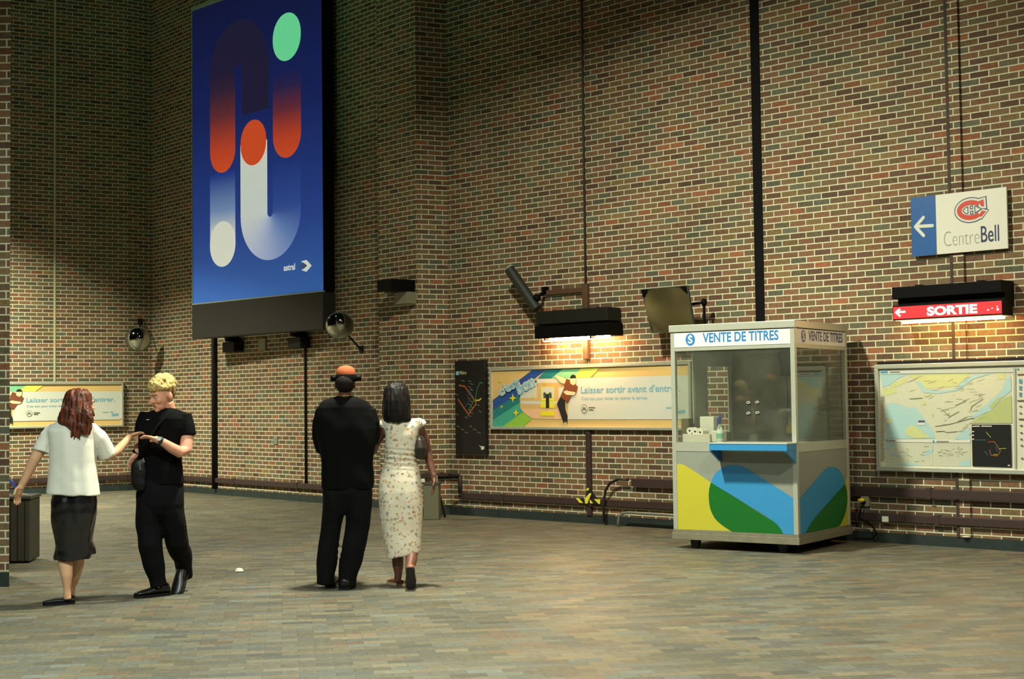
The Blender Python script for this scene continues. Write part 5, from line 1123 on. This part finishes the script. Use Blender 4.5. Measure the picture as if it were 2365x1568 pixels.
# hair: long layered mane falling over the back to the left
HAIRR = hair_mat('hair_auburn', (44, 20, 15), (134, 66, 36), 0.5, 0.4)
mb = MB()
F1.torso(mb, [(897, 172, 192, 0.03, 0.0), (901, 160, 202, 0.070, 0.0), (910, 152, 209, 0.098, -0.01), (925, 147, 211, 0.108, -0.015), (940, 144, 211, 0.108, -0.02), (955, 139, 210, 0.10, -0.03), (966, 134, 212, 0.088, -0.05), (974, 134, 213, 0.075, -0.07), (984, 150, 213, 0.06, -0.085), (995, 162, 212, 0.045, -0.09), (1004, 166, 208, 0.03, -0.095)], 30, 0.95)
rh = random.Random(11)
for k in range(120):
    f = rh.random(); x0 = 146+f*64; y0 = 925+rh.uniform(0, 30)
    if f < 0.25: xe, ye = 132+rh.uniform(0, 18), 970+rh.uniform(-4, 7)
    elif f < 0.62: xe, ye = 168+rh.uniform(-6, 18), 1000+rh.uniform(-12, 20)
    else: xe, ye = 196+rh.uniform(-6, 19), 985+rh.uniform(-12, 20)
    d0 = -0.09-0.03*math.sin(f*PI)
    mb.tube([F1.p(x0, y0, d0*0.8), F1.p((x0*2+xe)/3+rh.uniform(-3, 3), (y0*2+ye)/3, d0-0.015), F1.p((x0+xe*2)/3+rh.uniform(-4, 4), (y0+ye*2)/3, d0-0.012), F1.p(xe, ye, d0)], [0.008, 0.009, 0.007, 0.003], 6)
for k in range(14):   # wisps by the cheek
    x0 = 206+rh.uniform(-3, 3); y0 = 925+k*5
    mb.tube([F1.p(x0, y0, 0.0), F1.p(x0+5, y0+14, -0.01), F1.p(x0+rh.uniform(4, 11), y0+26, 0.0)], [0.010, 0.008, 0.003], 6)
def hairf(co, n): return 0.009*noise.noise(V((co.x*48, co.y*48, co.z*4)))
remesh_obj('hair', mb, HAIRR, w1, 0.005, 1, hairf)
FLAT = pm('flat_shoe_black', (30, 34, 38), 0.5)
h0 = F1.p(160, 1396, 0.0); h0.z = 0.0
shoe('shoe', w1, V((F1.p(158, 1390).x+0.03, 11.06, 0)), (-0.72, -0.30, 0), FLAT, 0.235, 0.040, 0.062, 0, None, True)
shoe('shoe', w1, V((F1.p(165, 1385, 0.28).x, 11.20, 0)), (-0.25, 1, 0), FLAT, 0.235, 0.040, 0.062, 0, None, True)
# slip of blue and white paper in her left hand
mb = MB(); c = F1.p(34, 1126, -0.04); mb.hexa([c+V(v) for v in ((-0.045, 0, 0.055), (0.035, 0, -0.045), (0.037, 0.004, -0.043), (-0.043, 0.004, 0.057), (-0.03, 0, 0.062), (0.05, 0, -0.035), (0.052, 0.004, -0.033), (-0.028, 0.004, 0.064))])
tag(mb.build('ticket_slip', pm('ticket_blue', (60, 84, 170), 0.5)), "blue ticket slip held in the red-haired person's left hand", 'ticket')

# --- man in the black T-shirt, three-quarter view towards the camera ---
F2 = Fig(11.4); base = F2.p(372, 1376); base.z = 0
m1 = thing('person', base, 'blond curly-haired person in black T-shirt and black trousers, facing the camera side and looking down', 'person')
mb = MB(); hc = F2.p(375, 913, 0.0); P2, R2 = head_parts(mb, hc, math.radians(140), math.radians(-16), 1.08)
F2.limb(mb, [(384, 928, 0.02, 17, 18), (388, 946, 0.04, 18), (384, 962, 0.04, 20)])
F2.torso(mb, [(962, 350, 412, 0.07, 0.03), (985, 338, 420, 0.09, 0.03), (1040, 336, 410, 0.09, 0.03), (1110, 337, 403, 0.09, 0.03), (1145, 340, 400, 0.08, 0.03)])
# his right arm (picture left): hanging, forearm forward, loose fist
F2.limb(mb, [(336, 968, 0.05, 15), (328, 1000, 0.06, 14.5), (324, 1022, 0.06, 13), (319, 1040, 0.02, 11), (311, 1054, -0.03, 8)])
hand(mb, F2.p(311, 1052, -0.03), (-0.32, -0.35, -0.85), (0.8, -0.5, 0.1), 0.92, 1.1, -1)
# his left arm (picture right): elbow out, forearm across to her hand
F2.limb(mb, [(430, 968, 0.02, 16), (433, 1005, 0.0, 15.5), (428, 1040, -0.05, 14.5), (415, 1044, -0.11, 13.5), (396, 1034, -0.16, 12), (378, 1022, -0.20, 9.5), (366, 1016, -0.22, 8.5)])
hand(mb, F2.p(366, 1016, -0.22), (-1.0, 0.05, 0.30), (0.0, -0.25, -1.0), 0.95, 0.62, -1)
F2.limb(mb, [(350, 1140, 0.03, 18), (350, 1250, 0.0, 14), (362, 1340, 0.03, 10), (364, 1362, 0.03, 9)])
F2.limb(mb, [(392, 1140, 0.03, 18), (404, 1240, 0.08, 14), (420, 1300, 0.28, 11), (424, 1330, 0.36, 9)])
remesh_obj('body', mb, SKIN2, m1, 0.0065, 2)
face_details(P2, R2, 1.06, m1, pm('brow_blond', (170, 128, 80), 0.8), pm('lip_pink', (196, 110, 96), 0.5))
# stubble moustache
mb = MB(); mb.tube([P2(-0.020, 0.095, -0.047), P2(0, 0.102, -0.043), P2(0.020, 0.095, -0.047)], [0.003, 0.006, 0.003], 6); mb.build('moustache', pm('moustache', (186, 128, 92), 0.8), m1, smooth=True)
mb = MB()
F2.torso(mb, [(941, 370, 402, 0.062, 0.04), (946, 354, 414, 0.085, 0.04), (954, 338, 428, 0.105, 0.04), (966, 328, 438, 0.118, 0.03), (990, 322, 440, 0.125, 0.03), (1020, 321, 424, 0.125, 0.03), (1060, 320, 420, 0.125, 0.03), (1100, 317, 422, 0.13, 0.03), (1118, 316, 423, 0.135, 0.03)], 36)
F2.limb(mb, [(340, 958, 0.05, 17), (331, 980, 0.06, 19), (328, 1000, 0.06, 19)])
F2.limb(mb, [(424, 958, 0.02, 18), (430, 985, 0.01, 20), (432, 1006, 0.0, 20)])
remesh_obj('t_shirt', mb, BLKCLOTH, m1, 0.0075, 2, fold(0.012, 9, 5, 4))
mb = MB()
F2.torso(mb, [(1106, 320, 420, 0.125, 0.03), (1135, 316, 423, 0.135, 0.03), (1165, 317, 424, 0.13, 0.03), (1185, 322, 420, 0.10, 0.03), (1200, 332, 410, 0.06, 0.03)], 32)
F2.limb(mb, [(344, 1150, 0.03, 27, 36), (343, 1180, 0.02, 29, 34), (344, 1215, 0.01, 29), (349, 1260, -0.02, 28), (356, 1300, 0.0, 24), (363, 1335, 0.03, 20), (367, 1352, 0.04, 20)])
F2.limb(mb, [(396, 1150, 0.04, 27, 36), (397, 1180, 0.04, 28, 34), (401, 1215, 0.06, 28), (409, 1250, 0.10, 27), (419, 1278, 0.20, 24), (424, 1300, 0.28, 20), (427, 1320, 0.32, 18), (429, 1334, 0.34, 17)])
remesh_obj('trousers', mb, BLKPANT, m1, 0.0085, 2, fold(0.016, 8, 6, 9))
hp = F2.p(384, 1368, 0.0)
shoe('shoe', m1, V((F2.p(384, 1370).x, 11.50, 0)), (-0.75, -0.55, 0), SHOEB, 0.29, 0.052, 0.085)
shoe('shoe', m1, V((F2.p(431, 1340, 0.3).x, 11.80, 0.0)), (-0.18, -0.9, 0), SHOEB, 0.28, 0.05, 0.08, math.radians(48))
# curls
mb = MB(); rh = random.Random(4)
mb.ell(P2(0, -0.014, 0.052), (0.082, 0.098, 0.082), R2, 20, 12)
for k in range(340):
    th = rh.uniform(0, 2*PI); ph = rh.uniform(0, 1.0)**0.6; sp = 1.60-0.22*max(0.0, math.sin(th))
    x = 0.085*math.cos(th)*math.sin(ph*sp); y = -0.018+0.100*math.sin(th)*math.sin(ph*sp); z = 0.052+0.084*math.cos(ph*sp)
    mb.ell(P2(x, y, z+rh.uniform(-0.006, 0.014)), [rh.uniform(0.010, 0.021)]*3, None, 8, 6)
HB = hair_mat('hair_blond', (176, 140, 78), (240, 220, 150), 0.6, 0.3, 60, 60)
remesh_obj('curly_hair', mb, HB, m1, 0.0045, 1)
mb = MB(); mb.ell(P2(0, -0.034, 0.012), (0.0805, 0.084, 0.070), R2, 18, 12); remesh_obj('short_back_hair', mb, pm('hair_dark_blond', (120, 88, 54), 0.8, 0, 0.2, 60), m1, 0.006, 1)
# watch and wrist band
wp = F2.p(370, 1018, -0.215); wd = (F2.p(378, 1022, -0.20)-F2.p(366, 1016, -0.22)).normalized()
mb = MB(); mb.tube([wp-wd*0.011, wp+wd*0.011], 0.0345, 16); wt = mb.build('watch', pm('watch_strap', (34, 40, 48), 0.5), m1, smooth=True)
mb = MB(); mb.tube([wp+V((0, -0.026, 0.012)), wp+V((0, -0.038, 0.018))], 0.018, 14); mb.build('watch_face', STEEL, wt)
wp = F2.p(314, 1047, -0.015); mb = MB(); mb.tube([wp+V((0.006, 0, 0.012)), wp-V((0.006, 0, 0.0))], 0.033, 14); mb.build('wrist_band', BLACK, m1, smooth=True)
mb = MB(); c = F2.p(341, 969, -0.098); mb.hexa([c+V(v) for v in ((-0.012, 0, -0.002), (0.012, 0, -0.002), (0.012, 0.006, -0.002), (-0.012, 0.006, -0.002), (-0.012, 0, 0.002), (0.012, 0, 0.002), (0.012, 0.006, 0.002), (-0.012, 0.006, 0.002))]); mb.build('chest_mark', WHITE, m1)
# shoulder bag at his hip
bc = F2.p(322, 1098, -0.06); root = thing('shoulder_bag', bc, 'black leather bag hanging at the hip of the blond person', 'bag')
mb = MB(); F2.torso(mb, [(1062, 312, 334, 0.03, -0.09), (1070, 305, 338, 0.045, -0.09), (1095, 302, 340, 0.06, -0.09), (1118, 304, 340, 0.06, -0.09), (1130, 311, 336, 0.045, -0.09), (1134, 318, 332, 0.02, -0.09)], 22); remesh_obj('bag_body', mb, pm('bag_black', (13, 13, 15), 0.5, spec=0.3), root, 0.007, 2, fold(0.006, 14, 14, 2))
mb = MB(); mb.tube([F2.p(316, 1066, -0.09), F2.p(334, 1030, -0.125), F2.p(362, 985, -0.122), F2.p(392, 950, -0.06), F2.p(402, 944, 0.02)], [(0.003, 0.011)]*5, 8); mb.build('bag_strap', BLKCLOTH, root, smooth=True)
mb = MB(); mb.tube([F2.p(322, 1070, -0.155), F2.p(325, 1086, -0.155)], 0.006, 8); mb.tube([F2.p(330, 1058, -0.15), F2.p(333, 1068, -0.15)], 0.006, 8); mb.build('metal_clasp', pm('clasp', (150, 170, 150), 0.3, 0.8), root)

# --- man in black seen from behind, orange cap ---
F3 = Fig(11.75); base = F3.p(797, 1357); base.z = 0
m2 = thing('person', base, 'person in a loose black top and black trousers with an orange cap, seen from behind', 'person')
mb = MB(); hc = F3.p(797, 888, 0.0); P3, R3 = head_parts(mb, hc, math.radians(4), math.radians(-4), 1.0)
F3.limb(mb, [(797, 898, -0.015, 15), (797, 915, -0.01, 16), (797, 930, 0, 20)])
F3.torso(mb, [(930, 760, 832, 0.07, 0), (960, 752, 846, 0.09, 0), (1030, 756, 842, 0.09, 0), (1100, 762, 844, 0.09, 0), (1140, 768, 838, 0.08, 0)])
F3.limb(mb, [(748, 960, 0.02, 14), (742, 1000, 0.04, 13), (745, 1035, 0.08, 12), (758, 1050, 0.20, 10), (772, 1050, 0.32, 8)])
hand(mb, F3.p(772, 1050, 0.32), (0.5, 0.8, 0.1), (0.2, -0.1, -0.9), 0.95, 0.6, 1)
F3.limb(mb, [(850, 960, 0.02, 14), (862, 1000, 0.02, 13), (860, 1040, 0.06, 12), (845, 1048, 0.18, 10), (830, 1046, 0.30, 8)])
hand(mb, F3.p(830, 1046, 0.30), (-0.5, 0.8, 0.1), (-0.2, -0.1, -0.9), 0.95, 0.6, -1)
F3.limb(mb, [(772, 1150, 0, 18), (762, 1260, 0, 14), (756, 1335, 0, 10)]); F3.limb(mb, [(828, 1150, 0, 18), (815, 1260, 0, 14), (802, 1345, 0, 10)])
remesh_obj('body', mb, SKIND, m2, 0.0065, 2)
face_details(P3, R3, 1.0, m2, pm('brow_black', (24, 20, 18), 0.8), pm('lip_brown', (120, 66, 56), 0.5))
mb = MB(); mb.ell(P3(0, -0.024, 0.010), (0.0800, 0.097, 0.087), R3, 18, 12); remesh_obj('cropped_hair', mb, pm('hair_black', (30, 22, 20), 0.85, 0, 0.2, 60, 0.2), m2, 0.006, 1)
cc_ = F3.p(799, 872, -0.005)
mb = MB(); mb.rings([[cc_+V((math.cos(2*PI*i/28)*r, math.sin(2*PI*i/28)*r*1.14, h)) for i in range(28)] for r, h in ((0.079, 0.0), (0.080, 0.030), (0.077, 0.052), (0.068, 0.074), (0.052, 0.089), (0.028, 0.098), (0.004, 0.101))])
mb.build('cap_crown', pm('cap_orange', (176, 88, 50), 0.85, 0, 0.1, 40), m2, smooth=True)
mb = MB(); zb_b = cc_.z
mb.rings([[cc_+V((math.cos(2*PI*i/28)*r, math.sin(2*PI*i/28)*r*1.12, h)) for i in range(28)] for r, h in ((0.080, 0.026), (0.085, 0.020), (0.087, -0.024), (0.082, -0.034), (0.070, -0.03), (0.070, 0.024))]); mb.build('cap_band', BLKCLOTH, m2, smooth=True)
for sx in (-1, 1):
    mb = MB(); e = cc_+V((sx*0.100, 0.0, -0.004)); mb.tube([e-V((sx*0.03, 0, 0)), e-V((sx*0.005, 0, 0)), e+V((sx*0.020, 0, 0)), e+V((sx*0.026, 0, 0))], [0.022, 0.026, 0.026, 0.020], 18); mb.build('ear_cushion', BLACK, m2, smooth=True)
mb = MB(); mb.rings([[F3.p(796, 913, -0.005)+V((math.cos(2*PI*i/24)*0.066, math.sin(2*PI*i/24)*0.07, h)) for i in range(24)] for h in (-0.006, 0.006)], False); 
mb = MB(); c = F3.p(797, 914, 0.0); pts = [c+V((math.cos(2*PI*i/24)*0.062, math.sin(2*PI*i/24)*0.066, 0)) for i in range(25)]; mb.tube(pts, 0.0045, 6, False); mb.build('necklace', pm('chain_gold', (196, 150, 90), 0.3, 0.7), m2, smooth=True)
mb = MB()
F3.torso(mb, [(914, 778, 816, 0.060, 0), (919, 766, 827, 0.085, 0), (928, 744, 846, 0.105, 0), (940, 733, 858, 0.122, 0), (960, 728, 868, 0.13, 0), (990, 728, 872, 0.135, 0), (1030, 735, 868, 0.14, 0), (1070, 742, 862, 0.14, 0), (1110, 743, 862, 0.145, 0), (1128, 743, 861, 0.145, 0)], 40)
F3.limb(mb, [(746, 948, 0, 18), (740, 975, 0.01, 17), (739, 1010, 0.04, 16), (744, 1036, 0.08, 15), (756, 1048, 0.18, 13)])
F3.limb(mb, [(850, 948, 0, 18), (858, 975, 0.0, 18), (860, 1010, 0.02, 17), (856, 1036, 0.08, 15), (845, 1046, 0.17, 13)])
remesh_obj('loose_top', mb, BLKCLOTH, m2, 0.008, 2, fold(0.014, 8, 5, 14))
mb = MB()
F3.torso(mb, [(1110, 748, 858, 0.13, 0), (1140, 746, 860, 0.135, 0), (1165, 749, 856, 0.11, 0), (1188, 762, 842, 0.06, 0)], 32)
F3.limb(mb, [(774, 1140, 0, 28, 36), (771, 1170, 0, 27, 34), (765, 1210, 0, 24), (761, 1255, 0, 24), (755, 1295, 0.0, 23.5), (752, 1325, 0, 22), (752, 1350, 0, 21)])
F3.limb(mb, [(830, 1140, 0, 29, 36), (829, 1170, 0, 29, 34), (826, 1210, 0, 27), (818, 1255, 0, 28), (810, 1295, 0, 26), (802, 1330, 0, 22), (800, 1354, 0, 22)])
remesh_obj('trousers', mb, BLKPANT, m2, 0.0085, 2, fold(0.014, 8, 6, 21))
shoe('shoe', m2, V((F3.p(757, 1345).x, 12.02-0.14, 0.0)), (0.05, 1, 0), SHOEB, 0.29, 0.052, 0.085)
shoe('shoe', m2, V((F3.p(798, 1358).x, 11.66, 0.0)), (0.05, 1, 0), SHOEB, 0.29, 0.056, 0.09)

# --- woman in the floral dress ---
F4 = Fig(11.85); base = F4.p(930, 1352); base.z = 0
w2 = thing('person', base, 'dark-haired person in a cream floral midi dress and sandals, seen from behind', 'person')
mb = MB(); hc = F4.p(916, 925, 0.02); P4, R4 = head_parts(mb, hc, math.radians(-6), math.radians(0), 0.98)
F4.limb(mb, [(917, 945, 0.0, 14), (922, 970, 0, 15), (924, 980, 0, 20)])
F4.torso(mb, [(980, 892, 968, 0.065, 0), (1000, 893, 966, 0.08, 0), (1060, 895, 955, 0.075, 0), (1110, 892, 958, 0.09, 0), (1150, 890, 960, 0.09, 0)])
F4.limb(mb, [(888, 990, 0, 12.5), (874, 1010, 0.02, 12), (860, 1035, 0.04, 11.5), (852, 1046, 0.06, 10.5), (850, 1040, 0.16, 9), (850, 1030, 0.24, 7.5)])
hand(mb, F4.p(850, 1030, 0.24), (-0.3, 0.6, 0.6), (-0.5, -0.2, 0.2), 0.85, 0.8, 1)
F4.limb(mb, [(968, 988, 0, 12.5), (980, 1015, 0.02, 12), (987, 1045, 0.03, 11), (993, 1070, 0.01, 9.5), (1000, 1095, -0.02, 7.5), (1002, 1104, -0.03, 7)])
hand(mb, F4.p(1002, 1103, -0.03), (0.0, -0.12, -1.0), (-0.9, -0.2, 0.0), 0.92, 0.5, -1)
F4.limb(mb, [(908, 1180, 0, 26), (912, 1250, 0.0, 18), (918, 1285, 0.0, 13.5), (919, 1305, 0.0, 13), (920, 1325, 0, 9), (918, 1343, 0, 8)])
F4.limb(mb, [(946, 1180, 0, 26), (950, 1245, 0.0, 18), (952, 1275, -0.04, 14), (950, 1295, -0.14, 13), (946, 1312, -0.24, 10), (945, 1320, -0.30, 8)])
remesh_obj('body', mb, SKIND, w2, 0.0065, 2)
face_details(P4, R4, 0.98, w2, pm('brow_black', (24, 20, 18), 0.8), pm('lip_brown', (120, 66, 56), 0.5))
# floral cotton
fm_, nt, b = new_mat('floral_cotton'); tc = nt.nodes.new('ShaderNodeTexCoord')
vo = nt.nodes.new('ShaderNodeTexVoronoi'); vo.inputs['Scale'].default_value = 34; vo.inputs['Randomness'].default_value = 0.9
nzz = nt.nodes.new('ShaderNodeTexNoise'); nzz.inputs['Scale'].default_value = 40; nzz.inputs['Detail'].default_value = 2
ad = nt.nodes.new('ShaderNodeVectorMath'); ad.operation = 'MULTIPLY_ADD'; ad.inputs[1].default_value = (0.035, 0.035, 0.035)
nt.links.new(tc.outputs['Object'], nzz.inputs['Vector']); nt.links.new(nzz.outputs['Color'], ad.inputs[0]); nt.links.new(tc.outputs['Object'], ad.inputs[2]); nt.links.new(ad.outputs[0], vo.inputs['Vector'])
mrf = nt.nodes.new('ShaderNodeMapRange'); mrf.inputs['From Min'].default_value = 0.30; mrf.inputs['From Max'].default_value = 0.50; mrf.inputs['To Min'].default_value = 0.85; mrf.inputs['To Max'].default_value = 0.0; nt.links.new(vo.outputs['Distance'], mrf.inputs['Value']); lt = mrf.outputs[0]; sc_ = nt.nodes.new('ShaderNodeSeparateColor'); nt.links.new(vo.outputs['Color'], sc_.inputs[0])
crf = nt.nodes.new('ShaderNodeValToRGB'); crf.color_ramp.interpolation = 'CONSTANT'; e = crf.color_ramp.elements; e[0].position = 0; e[0].color = lin((200, 160, 96)); e[1].position = 0.24; e[1].color = lin((128, 136, 140))
for p, c_ in ((0.40, (214, 160, 136)), (0.56, (134, 112, 84)), (0.68, (232, 220, 192))): q_ = e.new(p); q_.color = lin(c_)
nt.links.new(sc_.outputs[0], crf.inputs[0]); mx = nt.nodes.new('ShaderNodeMix'); mx.data_type = 'RGBA'; mx.inputs['A'].default_value = lin((236, 226, 204)); nt.links.new(lt, mx.inputs['Factor']); nt.links.new(crf.outputs[0], mx.inputs['B']); nt.links.new(mx.outputs['Result'], b.inputs['Base Color']); b.inputs['Roughness'].default_value = 0.85; b.inputs['Specular IOR Level'].default_value = 0.2
mb = MB()
F4.torso(mb, [(966, 884, 972, 0.062, 0), (972, 880, 976, 0.080, 0), (985, 886, 973, 0.100, 0), (1005, 889, 969, 0.110, 0), (1030, 889, 964, 0.108, 0), (1055, 889, 961, 0.10, 0), (1072, 887, 964, 0.105, 0), (1090, 881, 969, 0.120, 0), (1110, 877, 973, 0.132, 0), (1135, 875, 975, 0.140, 0), (1160, 875, 976, 0.140, 0), (1190, 877, 976, 0.136, 0), (1222, 882, 974, 0.130, 0), (1255, 888, 973, 0.125, -0.01), (1275, 892, 972, 0.125, -0.01, -0.12), (1282, 893, 972, 0.122, -0.01, -0.20)], 40, 0.9)
F4.limb(mb, [(892, 976, 0, 11), (883, 982, 0, 12), (880, 987, 0, 11)]); F4.limb(mb, [(962, 974, 0, 11), (974, 980, 0, 12), (978, 984, 0, 11)])
def drf(co, n):
    a = 0.006*noise.noise(V((co.x*16, co.y*10, co.z*3)))
    z = co.z; wv = max(0.0, 1-abs(z-1.06)/0.12); return a+wv*0.007*math.sin(z*150+co.x*14)
remesh_obj('floral_dress', mb, fm_, w2, 0.0075, 2, drf)
HBK = hair_mat('hair_dark', (10, 8, 8), (30, 24, 23), 0.55, 0.22)
mb = MB()
F4.torso(mb, [(883, 902, 926, 0.03, 0.0), (887, 896, 934, 0.06, 0.0), (896, 889, 941, 0.095, 0.0), (910, 886, 945, 0.11, 0), (925, 884, 947, 0.115, -0.005), (945, 883, 949, 0.11, -0.015), (960, 883, 950, 0.10, -0.025), (970, 887, 951, 0.085, -0.035), (975, 893, 949, 0.07, -0.035)], 30, 0.9)
remesh_obj('hair', mb, HBK, w2, 0.0065, 1, hairf)
SAND = pm('sandal_tan', (206, 170, 130), 0.5)
sh_ = shoe('sandal', w2, V((F4.p(924, 1347).x+0.02, 11.88, 0.0)), (-0.55, 0.8, 0), pm('foot_brown', (138, 86, 60), 0.5), 0.235, 0.040, 0.055, 0, SAND, True)
# raised right foot, sole towards the camera
mb = MB(); c0 = F4.p(948, 1310, -0.28); c1_ = F4.p(950, 1354, -0.20)
up_ = (c0-c1_).normalized(); bk = V((0, -1, 0.15)); bk = (bk-up_*bk.dot(up_)).normalized(); sd = up_.cross(bk)
rings = []
for f, wd, th in ((0.0, 0.020, 0.018), (0.08, 0.036, 0.030), (0.35, 0.034, 0.034), (0.65, 0.042, 0.028), (0.9, 0.034, 0.02), (1.0, 0.016, 0.012)):
    c = c1_*(f)+(c0+up_*0.02)*(1-f); rings.append([c+sd*math.cos(2*PI*i/16)*wd+bk*math.sin(2*PI*i/16)*th for i in range(16)])
mb.rings(rings); ft = mb.build('raised_foot', pm('foot_brown', (138, 86, 60), 0.5), w2, smooth=True)
mb = MB(); rings = []
for f, wd in ((-0.02, 0.018), (0.06, 0.037), (0.35, 0.035), (0.65, 0.045), (0.92, 0.038), (1.02, 0.018)):
    c = c1_*f+(c0+up_*0.02)*(1-f)+bk*0.034; rings.append([c+sd*wd-bk*0.008, c+sd*wd+bk*0.008, c-sd*wd+bk*0.008, c-sd*wd-bk*0.008])
mb.rings(rings); mb.build('sandal', pm('sandal_sole', (34, 28, 26), 0.7), w2)
# shoulder bag tucked under her right arm
bc = F4.p(972, 1035, -0.02); root = thing('handbag', bc, 'brown round handbag tucked under the arm of the person in the floral dress', 'bag')
mb = MB(); F4.torso(mb, [(1005, 966, 978, 0.05, 0.0), (1015, 960, 983, 0.09, 0.0), (1035, 957, 987, 0.11, 0.0), (1050, 959, 988, 0.10, 0), (1058, 964, 984, 0.07, 0), (1062, 968, 980, 0.03, 0)], 22); remesh_obj('bag_body', mb, pm('bag_brown', (44, 33, 25), 0.55), root, 0.007, 2, fold(0.005, 14, 14, 6))
mb = MB(); mb.tube([F4.p(970, 1008, -0.06), F4.p(973, 985, -0.09), F4.p(974, 972, -0.02), F4.p(974, 980, 0.07), F4.p(972, 1008, 0.06)], [(0.004, 0.009)]*5, 8); mb.build('bag_strap', pm('strap_brown', (84, 62, 42), 0.5), root, smooth=True)
